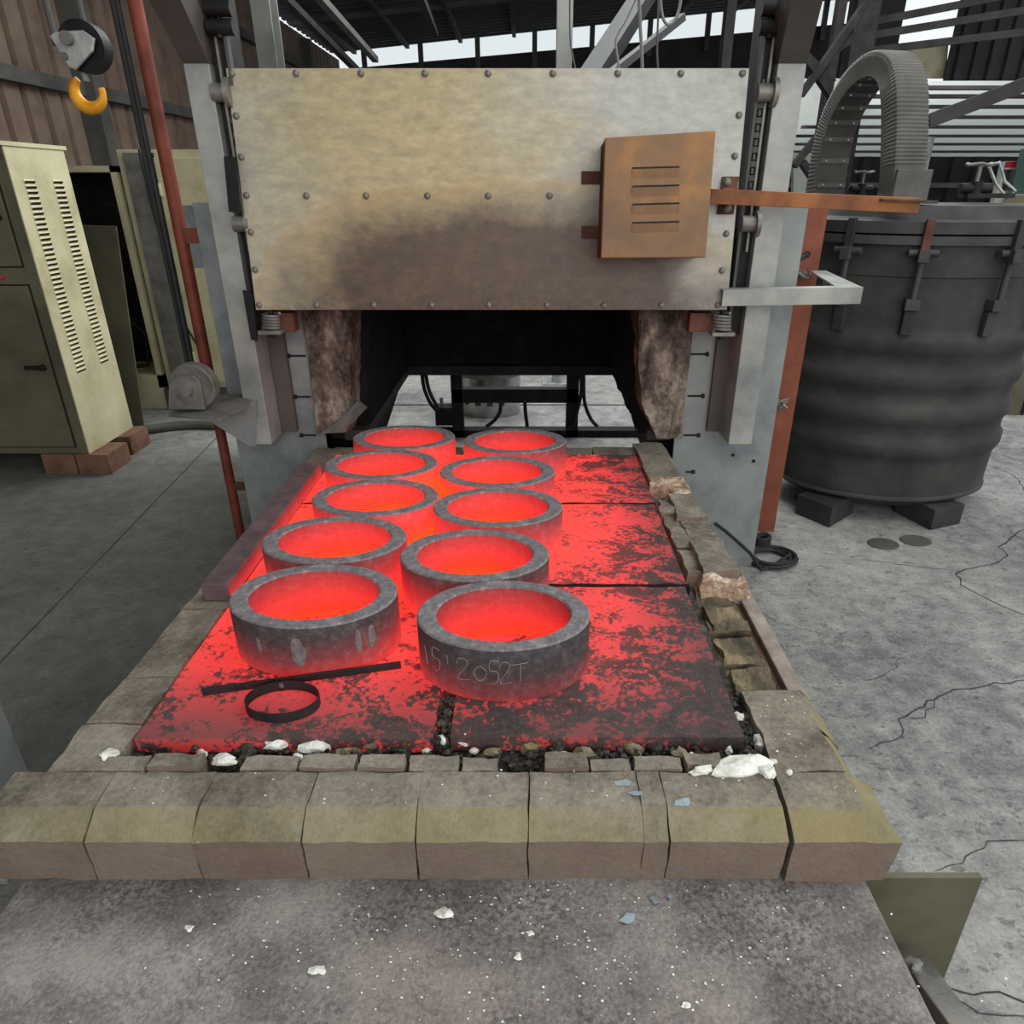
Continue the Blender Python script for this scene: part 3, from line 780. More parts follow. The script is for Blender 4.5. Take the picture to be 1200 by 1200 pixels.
# pale scuffs on the front left ring
def scuff(o, u0, u1, z0, z1, seed):
    vs = []; fs = []; n, m_ = 6, 8
    for i in range(n + 1):
        for j in range(m_ + 1):
            s_, q = i / n, j / m_
            wob = 0.25 * noise.noise(Vector((s_ * 3, q * 3, seed)))
            wdt = math.sin(math.pi * min(1, max(0, q * 0.9 + 0.05))) ** 0.5
            u = (u0 + u1) / 2 + (u1 - u0) * (s_ - 0.5) * (wdt + wob)
            vs.append(on_ring(o, u, z0 + (z1 - z0) * q))
    for i in range(n):
        for j in range(m_):
            fs.append((i * (m_ + 1) + j, (i + 1) * (m_ + 1) + j, (i + 1) * (m_ + 1) + j + 1, i * (m_ + 1) + j + 1))
    mbs = MB().add(vs, fs)
    c = mbs.build('pale_scuff', M['scuff']); c.parent = o
M['scuff'] = ring_mat('scuffed_scale', -0.30, 0.34, 0.88, ((92, 86, 86), (116, 110, 110), (134, 128, 126)))
scuff(rings[1], -0.10, 0.06, 0.035, 0.108, 1); scuff(rings[1], 0.60, 0.66, 0.05, 0.11, 2); scuff(rings[1], 0.73, 0.80, 0.05, 0.11, 3); scuff(rings[1], -0.52, -0.46, 0.06, 0.10, 4)

# flat strip and hoop on the front left plate
a, c_ = PZ(237, 812, ZP + 0.008), PZ(470, 780, ZP + 0.008)
fs_ = MB().bar((a.x, a.y, ZP + 0.0105), (c_.x, c_.y, ZP + 0.0105), 0.006, 0.018).build('flat_strip', M['strip_steel'], None, False, 0.001)
tag(fs_, 'straight dark flat steel strip lying across the front left plate', 'strip')
hc = PZ(332, 817, ZP + 0.02)
hp = thing('steel_hoop', 'small dark hoop of bent steel strip on the front left plate', 'hoop', (hc.x, hc.y - 0.006, ZP + 0.002))
hr = 0.078
mbh = MB(); o_ = Vector(hp.location)
mbh.lathe([(hr, 0), (hr, 0.024), (hr - 0.003, 0.024), (hr - 0.003, 0)], o_, 48, 1.0, 0.68, True)
mbh.build('band', M['strip_steel'], hp, True)
MB().box(o_ + Vector((-0.02, hr * 0.66, 0.014)), (0.012, 0.006, 0.012)).build('weld_tab', M['steel'], hp)

# ------------------------------------------------------------------ rubble round the plates
rng = random.Random(4)
def rubble(px, py, sx, sy, sz, mname, lab, seed, z=0.556, grp=None, cat='rubble'):
    p = PZ(px, py, z + sz * 0.4)
    o = rock(MB(), (0, 0, 0), (sx, sy, sz), seed, 2, 0.3).build({'white_fibre': 'fibre_lump', 'block': 'brick_fragment', 'grit': 'cinder'}[mname], M[mname], None, False)
    o.location = (p.x, p.y, z + sz * 0.40); o.rotation_euler = (0, 0, 0.25 * math.sin(seed * 1.3))
    return tag(o, lab, cat, grp)
rubble(868, 897, 0.105, 0.040, 0.040, 'white_fibre', 'largest white fibre lump at the front right hearth corner', 1, 0.580)
rubble(889, 872, 0.024, 0.030, 0.03, 'white_fibre', 'white fibre lump right of the plate corner, by the rim block', 2)
rubble(866, 842, 0.026, 0.024, 0.03, 'white_fibre', 'white fibre lump against the right edge of the front plate', 3)
rubble(854, 880, 0.016, 0.014, 0.02, 'white_fibre', 'small white lump just in front of the right plate corner', 4, 0.565)
rubble(811, 886, 0.016, 0.012, 0.02, 'white_fibre', 'small white lump left of the largest fibre lump', 5, 0.57)
rubble(822, 903, 0.050, 0.014, 0.02, 'white_fibre', 'flat white fibre scrap before the largest lump', 6, 0.588)
rubble(905, 895, 0.018, 0.016, 0.02, 'white_fibre', 'white fibre crumb in the gap of the right corner', 7, 0.575)
rubble(545, 866, 0.034, 0.030, 0.03, 'white_fibre', 'white fibre lump at the gap between the two front plates', 8, 0.57)
rubble(519, 868, 0.024, 0.016, 0.03, 'white_fibre', 'white fibre scrap left of the gap between front plates', 9, 0.57)
rubble(368, 876, 0.060, 0.026, 0.03, 'white_fibre', 'ragged white fibre scrap below the hoop', 10, 0.570)
rubble(325, 873, 0.050, 0.020, 0.026, 'white_fibre', 'white fibre scrap in front of the left plate edge', 11, 0.572)
rubble(262, 890, 0.060, 0.022, 0.022, 'white_fibre', 'white fibre scrap between the small front bricks', 12, 0.575)
rubble(128, 884, 0.034, 0.030, 0.012, 'white_fibre', 'white fibre crumb at the left plate corner', 13, 0.588)
rubble(876, 857, 0.022, 0.026, 0.024, 'grit', 'dark cinder beside the right plate corner', 14)
rubble(873, 868, 0.022, 0.018, 0.022, 'grit', 'round dark cinder at the tip of the front right plate', 15)
more = [(840, 897, 0.02, 0.58, 'white crumb touching the left end of the largest lump'), (899, 905, 0.022, 0.588, 'white crumb touching the right end of the largest lump'), (852, 905, 0.016, 0.588, 'white crumb in front of the largest lump'), (925, 905, 0.010, 0.590, 'white crumb on the seam behind the corner block'), (880, 886, 0.012, 0.565, 'white crumb behind the largest lump'), (902, 880, 0.010, 0.565, 'white crumb in the trench beside the right rim block'), (500, 880, 0.016, 0.565, 'white crumb in the trench left of the plate gap'), (556, 880, 0.014, 0.565, 'white crumb in the trench right of the plate gap'), (660, 884, 0.012, 0.565, 'white crumb in the trench below the chalked ring'), (348, 888, 0.016, 0.575, 'white crumb behind the small front bricks, left of centre'), (640, 868, 0.012, 0.565, 'white crumb tucked under the front right plate edge'), (236, 884, 0.018, 0.572, 'white crumb left of the scrap between the small bricks')]
for i, (px, py, s_, z_, lab) in enumerate(more):
    rubble(px, py, s_ * 1.3, s_, s_, 'white_fibre', lab, 200 + i, z_, 'white crumbs in the trench')
for i, (px, sx) in enumerate(((290, 0.03), (404, 0.045), (438, 0.03), (470, 0.04), (576, 0.03), (621, 0.036), (651, 0.026), (688, 0.036), (742, 0.03), (768, 0.034), (795, 0.024))):
    rubble(px, 880 + 5 * math.sin(i * 2), sx * 1.3, 0.026, 0.032, 'block' if i % 3 else 'grit', ('first', 'second', 'third', 'fourth', 'fifth', 'sixth', 'seventh', 'eighth', 'ninth', 'tenth', 'eleventh')[i] + ' fragment from the left in the debris line before the plates', 20 + i, 0.556, 'fragments before the plates')
# loose grit in the trench: nobody could count it
mbg = MB()
for i in range(900):
    if i < 620: p = Vector((rng.uniform(-0.80, 0.47), rng.uniform(1.012, 1.066), 0.558))
    elif i < 760: p = Vector((SPL + rng.uniform(-0.018, 0.018), rng.uniform(1.06, 1.20), 0.575))
    else: p = Vector((rng.uniform(0.44, 0.482), rng.uniform(1.0, 1.24), 0.556))
    d = rng.uniform(0.004, 0.017); rock(mbg, p + Vector((0, 0, rng.uniform(0, 0.02))), (d, d, d * 0.8), i, 1, 0.3)
tag(mbg.build('trench_grit', M['grit']), 'dark cinder grit filling the trench round the plates', 'grit', None, 'stuff')
mbg = MB()
for i in range(380):
    if i < 300:
        p = Vector((rng.gauss(0.0, 0.35), rng.uniform(0.62, 0.85), 0.4565))
    elif i < 360: p = Vector((rng.uniform(-0.85, 0.62), rng.uniform(0.91, 1.0), ZH + 0.001))
    else: p = Vector((rng.uniform(0.49, 0.60), rng.uniform(0.95, 1.2), ZH + 0.004))
    d = rng.uniform(0.0012, 0.0042); rock(mbg, p, (d * 1.3, d, d * 0.5), i, 1, 0.35)
tag(mbg.build('white_crumbs', M['white_fibre']), 'white fibre crumbs scattered over the apron and front bricks', 'crumbs', None, 'stuff')
for i, (px, py, s_, lab) in enumerate(((520, 1070, 0.03, 'white fibre flake at the middle of the steel apron'), (372, 1138, 0.022, 'white fibre flake low on the apron, left of centre'), (607, 1121, 0.014, 'white crumb low in the centre of the apron'), (622, 1093, 0.010, 'small white crumb on the apron right of centre'), (222, 1088, 0.014, 'white fibre flake on the left part of the apron'), (805, 1178, 0.014, 'white crumb near the bottom right of the apron'))):
    o = rock(MB(), (0, 0, 0), (s_, s_ * 0.7, s_ * 0.4), 60 + i, 2, 0.5).build('fibre_flake', M['white_fibre']); p = PZ(px, py, 0.457); o.location = (p.x, p.y, 0.455 + s_ * 0.15)
    tag(o, lab, 'flake', 'white flakes on the apron')
# pale blue paint flakes
for i, (px, py, z, s_, lab) in enumerate(((800, 942, ZH, 0.020, 'pale blue paint flake on the brick next to the right corner block'), (729, 919, ZH, 0.018, 'pale blue paint flake on top of the front bricks'), (744, 931, ZH, 0.016, 'thin pale blue sliver on the front bricks'), (768, 1056, 0.455, 0.018, 'pale blue flake on the apron just below the bricks'), (786, 1052, 0.455, 0.013, 'smaller blue flake right of its twin on the apron'), (737, 1078, 0.455, 0.022, 'long pale blue flake lower on the apron'))):
    p = PZ(px, py, z); pts = []
    for k in range(7):
        a = 2 * math.pi * k / 7; q = s_ * (0.7 + 0.3 * math.sin(k * 2.1 + i)); pts.append((p.x + q * math.cos(a), p.y + q * 0.6 * math.sin(a), z + 0.003 + 0.003 * math.sin(a + i)))
    o = MB().prism(pts, (0, 0, 0.0012)).build('paint_flake', M['paint_flake'])
    tag(o, lab, 'paint flake', 'pale blue paint flakes')

# ================================================================== FURNACE
fu = thing('furnace', 'grey steel furnace with sooty open chamber behind the raised door', 'furnace', (0.05, 3.5, 0))
YS = 2.82                                   # front shell plate
sl_o = PY(277, 517, YS).x; sl_i = PY(372, 508, YS).x
sr_i = PY(800, 512, YS).x; sr_o = PY(887, 627, YS).x
jl, jr = PY(360, 390, YS).x, PY(808, 390, YS).x      # outer edges of the linings
ZTOP = 1.55
MB().ab((sl_o, YS, 0.0), (jl + 0.02, YS + 0.012, ZTOP)).build('shell_plate', M['grey_paint'], fu, bevel=0.002)
MB().ab((jr - 0.02, YS, 0.0), (sr_o, YS + 0.012, ZTOP)).build('shell_plate', M['grey_paint'], fu, bevel=0.002)
MB().ab((jl, YS, 1.30), (jr, YS + 0.012, ZTOP)).build('shell_plate', M['black_steel'], fu)
YR = 4.22                                   # rear wall
zr = PY(600, 437, YR).z
# sides, roof and rear of the casing
MB().ab((sl_o, YS + 0.012, 0.50), (sl_o + 0.012, YR + 0.35, ZTOP)).build('side_casing', M['grey_paint'], fu)
MB().ab((sr_o - 0.012, YS + 0.012, 0.50), (sr_o, YR + 0.35, ZTOP)).build('side_casing', M['grey_paint'], fu)
MB().ab((sl_o, YS + 0.012, ZTOP - 0.02), (sr_o, YR + 0.35, ZTOP)).build('top_casing', M['grey_paint'], fu)
il, ir = PY(480, 437, YR).x, PY(722, 437, YR).x
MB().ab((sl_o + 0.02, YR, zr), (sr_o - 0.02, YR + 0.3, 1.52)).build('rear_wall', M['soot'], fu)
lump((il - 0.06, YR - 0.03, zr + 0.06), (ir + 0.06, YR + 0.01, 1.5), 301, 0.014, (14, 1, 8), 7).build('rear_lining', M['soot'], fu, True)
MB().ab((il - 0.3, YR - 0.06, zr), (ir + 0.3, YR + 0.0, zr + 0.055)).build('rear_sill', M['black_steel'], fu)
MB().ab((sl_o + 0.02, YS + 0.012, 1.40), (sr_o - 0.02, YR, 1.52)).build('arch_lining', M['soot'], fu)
# inner side walls: thick linings, stepping inwards at the foot (the car seal rail)
jil, jir = PY(425, 380, YS).x, PY(748, 380, YS).x
for s_, xo, xi in ((-1, sl_o + 0.02, jil - 0.06), (1, sr_o - 0.02, jir + 0.06)):
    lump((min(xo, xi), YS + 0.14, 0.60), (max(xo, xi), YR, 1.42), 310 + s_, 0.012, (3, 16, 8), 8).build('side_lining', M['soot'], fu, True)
rl0, rl1 = PZ(402, 515, 0.60), PZ(481, 436, 0.60)
rr0, rr1 = PZ(782, 512, 0.60), PZ(722, 436, 0.60)
MB().bar((il - 0.03, 2.9, 0.615), (il - 0.03, YR, 0.615), 0.10, 0.045).build('seal_rail', M['duct_in'], fu)
MB().bar((ir + 0.03, 2.9, 0.615), (ir + 0.03, YR, 0.615), 0.10, 0.045).build('seal_rail', M['duct_in'], fu)
MB().bar((il - 0.11, 2.9, 0.64), (il - 0.11, YR, 0.64), 0.06, 0.08).build('seal_angle', M['black_steel'], fu)
MB().bar((ir + 0.11, 2.9, 0.64), (ir + 0.11, YR, 0.64), 0.06, 0.08).build('seal_angle', M['black_steel'], fu)
# skirts under the seal rails, cut back at the rear
for s_, x, pl in ((-1, il - 0.02, PY(459, 497, 4.0)), (1, ir + 0.02, PY(762, 500, 4.0))):
    MB().prism([(x, 2.95, 0.60), (x, YR, 0.60), (x, 3.5, 0.45), (x, 2.95, 0.40)], (0.02 * s_, 0, 0)).build('skirt', M['black_steel'], fu)
    MB().ab((x + 0.20 * s_, 2.95, 0.0), (x + 0.30 * s_, YR - 0.2, 0.5)).build('plinth', M['soot'], fu)
# jamb linings: worn blocks framing the mouth
def jamb(pl, name, seed, s_):
    P3 = [PY(a, b_, YS - 0.02) for a, b_ in pl]
    n = len(P3) // 2
    # outline as rungs: outer point paired with inner point, top to bottom
    vs = []; fs = []; K = 26; W = 7; D = 3
    def col(t, k):
        q = t * (n - 1); i = min(n - 2, int(q)); f_ = q - i
        return P3[2 * i + k].lerp(P3[2 * i + 2 + k], f_)
    for d in range(D + 1):
        for j in range(K + 1):
            for i in range(W + 1):
                t, u = j / K, i / W
                p = col(t, 0).lerp(col(t, 1), u) + Vector((0, d * 0.06, 0))
                a_ = 0.010 * (0.3 + u)
                p += noise.noise_vector(p * 11 + Vector((seed, 0, 0))) * a_ + noise.noise_vector(p * 34) * a_ * 0.5
                vs.append(p)
    idx = lambda d, j, i: d * (K + 1) * (W + 1) + j * (W + 1) + i
    for j in range(K):
        for i in range(W):
            fs.append((idx(0, j, i), idx(0, j, i + 1), idx(0, j + 1, i + 1), idx(0, j + 1, i)))
        for d in range(D):
            fs.append((idx(d, j, W), idx(d + 1, j, W), idx(d + 1, j + 1, W), idx(d, j + 1, W)))
            fs.append((idx(d, j, 0), idx(d, j + 1, 0), idx(d + 1, j + 1, 0), idx(d + 1, j, 0)))
    for d in range(D):
        for i in range(W):
            fs.append((idx(d, K, i), idx(d, K, i + 1), idx(d + 1, K, i + 1), idx(d + 1, K, i)))
    return MB().add(vs, fs).build(name, M['jamb'], fu, True)
def jamb_mat():
    t = NT('sooty_lining'); v = t.coord('World'); p = t.sep(v)
    n1 = t.noise(t.coord('World', (2, 1, 0.9)), 7, 8, 0.7); n2 = t.noise(v, 40, 5, 0.65)
    f = t.math('ADD', t.math('MULTIPLY', n1, 0.75), t.math('MULTIPLY', n2, 0.25))
    f = t.math('ADD', f, t.math('MULTIPLY', t.math('SUBTRACT', 0.82, p[2]), 0.25))   # burnt black towards the flame
    col = t.ramp(f, [(0.36, lin((52, 46, 42))), (0.48, lin((104, 93, 84))), (0.58, lin((150, 138, 126))), (0.72, lin((196, 186, 174)))])
    t.set(t.b.inputs['Base Color'], col); t.b.inputs['Roughness'].default_value = 0.97; t.b.inputs['Specular IOR Level'].default_value = 0.1
    t.bump(t.math('ADD', n1, n2), 0.7, 0.02)
    return t.mat
M['jamb'] = jamb_mat()
jamb([(350, 345), (412, 345), (358, 400), (410, 400), (363, 440), (412, 440), (368, 478), (413, 482), (371, 508), (408, 508)], 'jamb_lining', 5, -1)
jamb([(815, 345), (746, 345), (811, 400), (750, 400), (806, 440), (750, 440), (802, 474), (752, 474), (799, 514), (770, 514)], 'jamb_lining', 9, 1)
# soot-black throat behind each jamb, leaning in towards the rail
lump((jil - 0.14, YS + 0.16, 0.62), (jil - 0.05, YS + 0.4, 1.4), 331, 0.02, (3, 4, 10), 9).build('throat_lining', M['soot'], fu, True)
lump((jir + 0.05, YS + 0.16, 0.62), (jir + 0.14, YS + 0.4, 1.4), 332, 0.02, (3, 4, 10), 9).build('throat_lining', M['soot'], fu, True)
# torn grey flap of the seal at the left jamb foot
fa = [PY(397, 492, 2.72), PY(420, 470, 2.80), PY(430, 478, 2.82), PY(402, 507, 2.70), PY(376, 508, 2.70)]
MB().prism(fa, (0, 0.006, 0.004)).build('seal_flap', M['duct'], fu)
# pegs in the shell beside each jamb
for px0, px1, py in ((340, 358, 417), (348, 364, 465), (355, 370, 510), (827, 810, 415), (822, 806, 464), (817, 801, 510), (811, 804, 553)):
    a = PY(px0, py, YS - 0.004); b_ = PY(px1, py, YS - 0.004)
    MB().cyl(a, b_, 0.004, 8).cyl(a, a + (a - b_).normalized() * 0.012, 0.009, 8).build('lining_anchor', M['black_steel'], fu)
for px, py in ((859, 533), (883, 540)):
    p = PY(px, py, YS); MB().cyl(p - Vector((0, 0.006, 0)), p, 0.007, 10).build('plate_bolt', M['black_steel'], fu)

# ------------------------------------------------------------------ door posts (bent box columns), guides
YC = 2.66
def xz(px, py, Y=YC): return PY(px, py, Y)
def post(name, l0, r0, l1, r1, up, label, grp):
    """l0,r0: edge pixels at the bend (y 74); l1,r1 at the foot (y 521); up: pixel pairs at the upper end"""
    xl = (xz(l0, 74).x + xz(l1, 521).x) / 2; xr = (xz(r0, 74).x + xz(r1, 521).x) / 2
    zt, zb = xz(l0, 74).z, xz(l1, 521).z
    o = thing(name, label, 'post', ((xl + xr) / 2, YC + 0.06, zb), grp)
    MB().ab((xl, YC, zb), (xr, YC + 0.15, zt)).build('lower_box', M['pale_paint'], o, bevel=0.003)
    # upper part bends out towards the photographer
    (ul, ur, uy, uY) = up
    a, b_ = PY(ul, uy, uY), PY(ur, uy, uY)
    p = [Vector((xl, YC, zt)), Vector((xr, YC, zt)), b_, a]
    mbx = MB(); back = Vector((0, 0.15, 0.0))
    mbx.add(p + [q + back for q in p], [(0, 1, 2, 3), (4, 7, 6, 5), (0, 3, 7, 4), (1, 5, 6, 2), (0, 4, 5, 1), (3, 2, 6, 7)])
    mbx.build('upper_box', M['dark_paint_shade'], o)  # darker colour stands in for shade on the downward-facing bend
    return o
post('door_post', 213, 245, 295, 318, (150, 192, -45, 2.42), 'pale grey box post bolted left of the furnace door', 'furnace door posts')
post('door_post', 910, 945, 855, 881, (938, 976, -45, 2.42), 'pale grey box post right of the furnace door, crossed by the rusty arm', 'furnace door posts')
# guide rails: dark channel with light edge strip on each side of the door
def guide(name, label, pts, s_):
    (t0, t1), (b0, b1) = pts          # pixel x of both edges at y=0 and at y=500
    Yg = 2.70
    x0 = (PY(t0, 0, Yg).x + PY(b0, 500, Yg).x) / 2; x1 = (PY(t1, 0, Yg).x + PY(b1, 500, Yg).x) / 2
    zt, zb = 2.75, PY(b0, 392, Yg).z
    o = thing(name, label, 'guide rail', ((x0 + x1) / 2, Yg, zb), 'door guide rails')
    MB().ab((x0, Yg, zb), (x1, Yg + 0.10, zt)).build('channel', M['black_steel'], o)
    MB().ab((x0, YS - 0.03, PY(b0, 503, YS).z), (x1, YS - 0.004, zb)).build('lower_strip', M['dark_paint_shade'], o)
    MB().ab((x0 + (x1 - x0) * 0.0, Yg - 0.03, zb + 0.05), (x0 + (x1 - x0) * 0.16, Yg, zt)).build('edge_strip', M['beam'], o)
    MB().ab((x0 + (x1 - x0) * 0.55, Yg - 0.02, zb + 0.30), (x0 + (x1 - x0) * 0.68, Yg, zt)).build('rod', M['steel'], o)
    for k, py in enumerate((110, 262)):
        z = PY(600, py, Yg).z; xm = x0 + (x1 - x0) * 0.6
        MB().cyl((xm - 0.035, Yg - 0.03, z), (xm + 0.012, Yg - 0.03, z), 0.028, 20).cyl((xm + 0.012, Yg - 0.03, z), (xm + 0.028, Yg - 0.03, z), 0.045, 24).build('guide_roller', M['steel'], o, True)
    # chain links up the rail
    for k in range(16):
        z = PY(600, 225, Yg).z + k * 0.022; xm = x0 + (x1 - x0) * 0.38
        MB().box((xm, Yg - 0.012, z), (0.010 if k % 2 else 0.018, 0.012, 0.018)).build('chain_link', M['beam'], o)
    for k, py in enumerate((12, 34)):
        z = PY(600, py, Yg).z; xm = x0 + (x1 - x0) * 0.3
        MB().cyl((xm - 0.035, Yg - 0.03, z), (xm + 0.05, Yg - 0.03, z), 0.024, 14).cyl((xm + 0.0, Yg - 0.03, z - 0.03), (xm + 0.0, Yg - 0.03, z + 0.03), 0.012, 10).build('clevis', M['black_steel'], o, True)
    return o
gr_ = guide('guide_rail', 'dark guide rail with rollers between the door and right post', ((889, 914), (842, 858)), 1)
gl_r = guide('guide_rail', 'dark guide rail between the door and left post', ((268, 244), (334, 316)), -1)
# black rubber flaps at the left guide
for (a, b_, c, d) in (((262, 183), (275, 184), (281, 250), (268, 248)), ((284, 340), (296, 345), (301, 400), (294, 398))):
    MB().prism([PY(*q, 2.60) for q in (a, b_, c, d)], (0, 0.012, 0)).build('rubber_flap', M['rubber'], gl_r)

# ------------------------------------------------------------------ the raised door
zb_d = PY(600, 363, 2.60).z; zt_d = PY(600, 80, 2.675).z
D0 = Vector((0, 2.60, zb_d)); D1 = Vector((0, 2.675, zt_d))
du = (D1 - D0).normalized(); DN = Vector((0, -du.z, du.y))        # outward, towards the camera
def PD(px, py, off=0.0): return PP(px, py, D0 + DN * off, DN)
dc = [PD(298, 362), PD(849, 364), PD(881, 80), PD(267, 80)]
xdl = (dc[0].x + dc[3].x) / 2; xdr = (dc[1].x + dc[2].x) / 2
door = thing('furnace_door', 'raised furnace door of heat-stained galvanised sheet with bolted edges', 'door', ((xdl + xdr) / 2, 2.62, zb_d))
def dq(x, t, off=0.0): return Vector((x, 0, 0)) + Vector((0, D0.y, D0.z)) + du * t + DN * off
HD = (D1 - D0).length
MB().prism([dq(xdl, 0), dq(xdr, 0), dq(xdr, HD), dq(xdl, HD)], DN * -0.004).build('front_sheet', M['door'], door)
MB().prism([dq(xdl + 0.01, 0.004, -0.005), dq(xdr - 0.01, 0.004, -0.005), dq(xdr - 0.01, HD - 0.004, -0.005), dq(xdl + 0.01, HD - 0.004, -0.005)], DN * -0.10).build('door_frame', M['rust_dark'], door)
MB().prism([dq(xdl + 0.06, 0.01, -0.105), dq(xdr - 0.06, 0.01, -0.105), dq(xdr - 0.06, HD - 0.1, -0.105), dq(xdl + 0.06, HD - 0.1, -0.105)], DN * -0.05).build('door_lining', M['soot'], door)
# bolts: one mesh shared by all
bolt0 = MB().lathe([(0.0, 0.010), (0.0065, 0.0095), (0.0105, 0.006), (0.0118, 0.0)], (0, 0, 0), 10).build('bolt', M['steel'], None, True)
bolt0.parent = door
brot = DN.to_track_quat('Z', 'Y').to_euler()
pos = [(x, 86) for x in (272, 347, 423, 498, 572, 648, 724, 798, 870)] + [(x, 229.5) for x in (359, 429, 501, 572, 644)]
pos += [(x, 357.5) for x in (304, 371, 438, 506, 573, 641, 708, 775, 841)]
pos += [(277, 136), (283, 184), (289, 229), (294, 272), (299, 316), (866, 135), (861, 183), (851, 274), (846, 317)]
for i, (px, py) in enumerate(pos):
    p = PD(px, py, 0.0)
    o = bolt0 if i == 0 else share(bolt0, 'bolt', (0, 0, 0), door)
    o.location = p - wloc(door); o.rotation_euler = brot
# springs and clamps under the lower corners
def spring(px, py0, py1, s_):
    a, b_ = PY(px, py0, 2.63), PY(px, py1, 2.63)
    path = []
    for i in range(90):
        t = i / 89; q = 2 * math.pi * 5.5 * t
        path.append(a.lerp(b_, t) + Vector((0.030 * math.cos(q), 0.022 * math.sin(q), 0)))
    o = MB().tube(path, 0.0055, 6).build('coil_spring', M['steel'], door, True)
    MB().cyl(a + Vector((0, 0, 0.02)), b_ - Vector((0, 0, 0.03)), 0.010, 10).build('spring_rod', M['black_steel'], door, True)
    MB().box(b_ - Vector((0, 0, 0.008)), (0.085, 0.06, 0.014)).build('spring_plate', M['steel'], door, bevel=0.002)
spring(318, 367, 386, -1); spring(846, 367, 388, 1)
for px0, px1 in ((326, 348), (808, 832)):
    a, b_ = PY(px0, 366, 2.66), PY(px1, 388, 2.66)
    MB().ab((a.x, 2.64, b_.z), (b_.x, 2.70, a.z)).build('clamp_block', M['rust_dark'], door, bevel=0.003)

# rusty louvred box on the door
o_ = 0.17
fc = [PD(706, 303, o_), PD(831, 300, o_), PD(835, 153, o_), PD(707, 161, o_)]
bx = thing('louvred_box', 'rusty brown louvred sheet box mounted on the furnace door', 'box', fc[0] + (fc[1] - fc[0]) / 2)
xl_, xr_ = (fc[0].x + fc[3].x) / 2, (fc[1].x + fc[2].x) / 2
t0 = ((fc[0] - D0).dot(du) + (fc[1] - D0).dot(du)) / 2; t1 = ((fc[2] - D0).dot(du) + (fc[3] - D0).dot(du)) / 2
MB().prism([dq(xl_ + 0.004, t0, 0.002), dq(xr_, t0, 0.002), dq(xr_, t1 + 0.008, 0.002), dq(xl_ + 0.004, t1 - 0.008, 0.002)], DN * (o_ - 0.016)).build('body', M['rust_dark'], bx, bevel=0.003)
MB().prism([dq(xl_, t0 - 0.003, o_ - 0.014), dq(xr_, t0 - 0.001, o_ - 0.014), dq(xr_, t1 + 0.010, o_ - 0.014), dq(xl_, t1 - 0.010, o_ - 0.014)], DN * 0.014).build('lid', M['rust_box'], bx, bevel=0.004)
for py in (198, 219.5, 240.5, 262):
    a, b_ = PD(741, py + 0.5, o_), PD(796, py - 1, o_)
    mbl = MB(); e = DN * 0.006; dn_ = du * -0.028
    mbl.add([a, b_, a + e, b_ + e, a + dn_, b_ + dn_], [(0, 1, 3, 2), (2, 3, 5, 4), (0, 2, 4), (1, 5, 3), (0, 4, 5, 1)])
    lo = mbl.build('louvre', M['rust_box'], bx)
    MB().prism([a + du * 0.0005 + DN * 0.0015, b_ + du * 0.0005 + DN * 0.0015, b_ + du * 0.006 + DN * 0.0015, a + du * 0.006 + DN * 0.0015], DN * 0.001).build('louvre_slot', M['black_steel'], lo)
for py in (208, 272):
    a = PD(697, py, 0.012)
    MB().prism([dq(a.x - 0.045, (a - D0).dot(du) - 0.02, 0.003), dq(a.x + 0.03, (a - D0).dot(du) - 0.02, 0.003), dq(a.x + 0.03, (a - D0).dot(du) + 0.02, 0.003), dq(a.x - 0.045, (a - D0).dot(du) + 0.02, 0.003)], DN * 0.008).build('mounting_lug', M['rust_dark'], bx)
# rusty arm reaching right from the door
ar = thing('rusty_arm', 'orange-rusty flat arm reaching from the door across the right post', 'arm', PY(850, 238, 2.53))
a, b_ = PY(832, 230, 2.55), PY(1076, 241, 2.46)
MB().bar(a, b_, 0.03, 0.046).build('flat_bar', M['rust'], ar, bevel=0.002)
e0, e1 = PY(1030, 234.2, 2.47), PY(1081, 236, 2.45)
MB().bar(e0, e1, 0.05, 0.006).build('end_cap', M['rust_dark'], ar)
p0, p1 = PD(840, 251, 0.008), PD(866, 207, 0.008)
tb0, tb1 = (p0 - D0).dot(du), (p1 - D0).dot(du)
MB().prism([dq(p0.x, tb0, 0.004), dq(p1.x - 0.008, tb0, 0.004), dq(p1.x, tb1, 0.004), dq(p0.x + 0.008, tb1, 0.004)], DN * 0.010).build('bracket_plate', M['rust_dark'], ar, bevel=0.002)
MB().prism([dq(p0.x, tb0 + 0.04, 0.012), dq(p0.x + 0.05, tb0 + 0.04, 0.012), dq(p0.x + 0.05, tb1 - 0.04, 0.012), dq(p0.x, tb1 - 0.04, 0.012)], DN * 0.06).build('bracket_block', M['rust'], ar)
for py in (213.5, 244):
    p = PD(852, py, 0.014); q = share(bolt0, 'bolt', p, ar, brot); q.scale = (1.3, 1.3, 1.3)
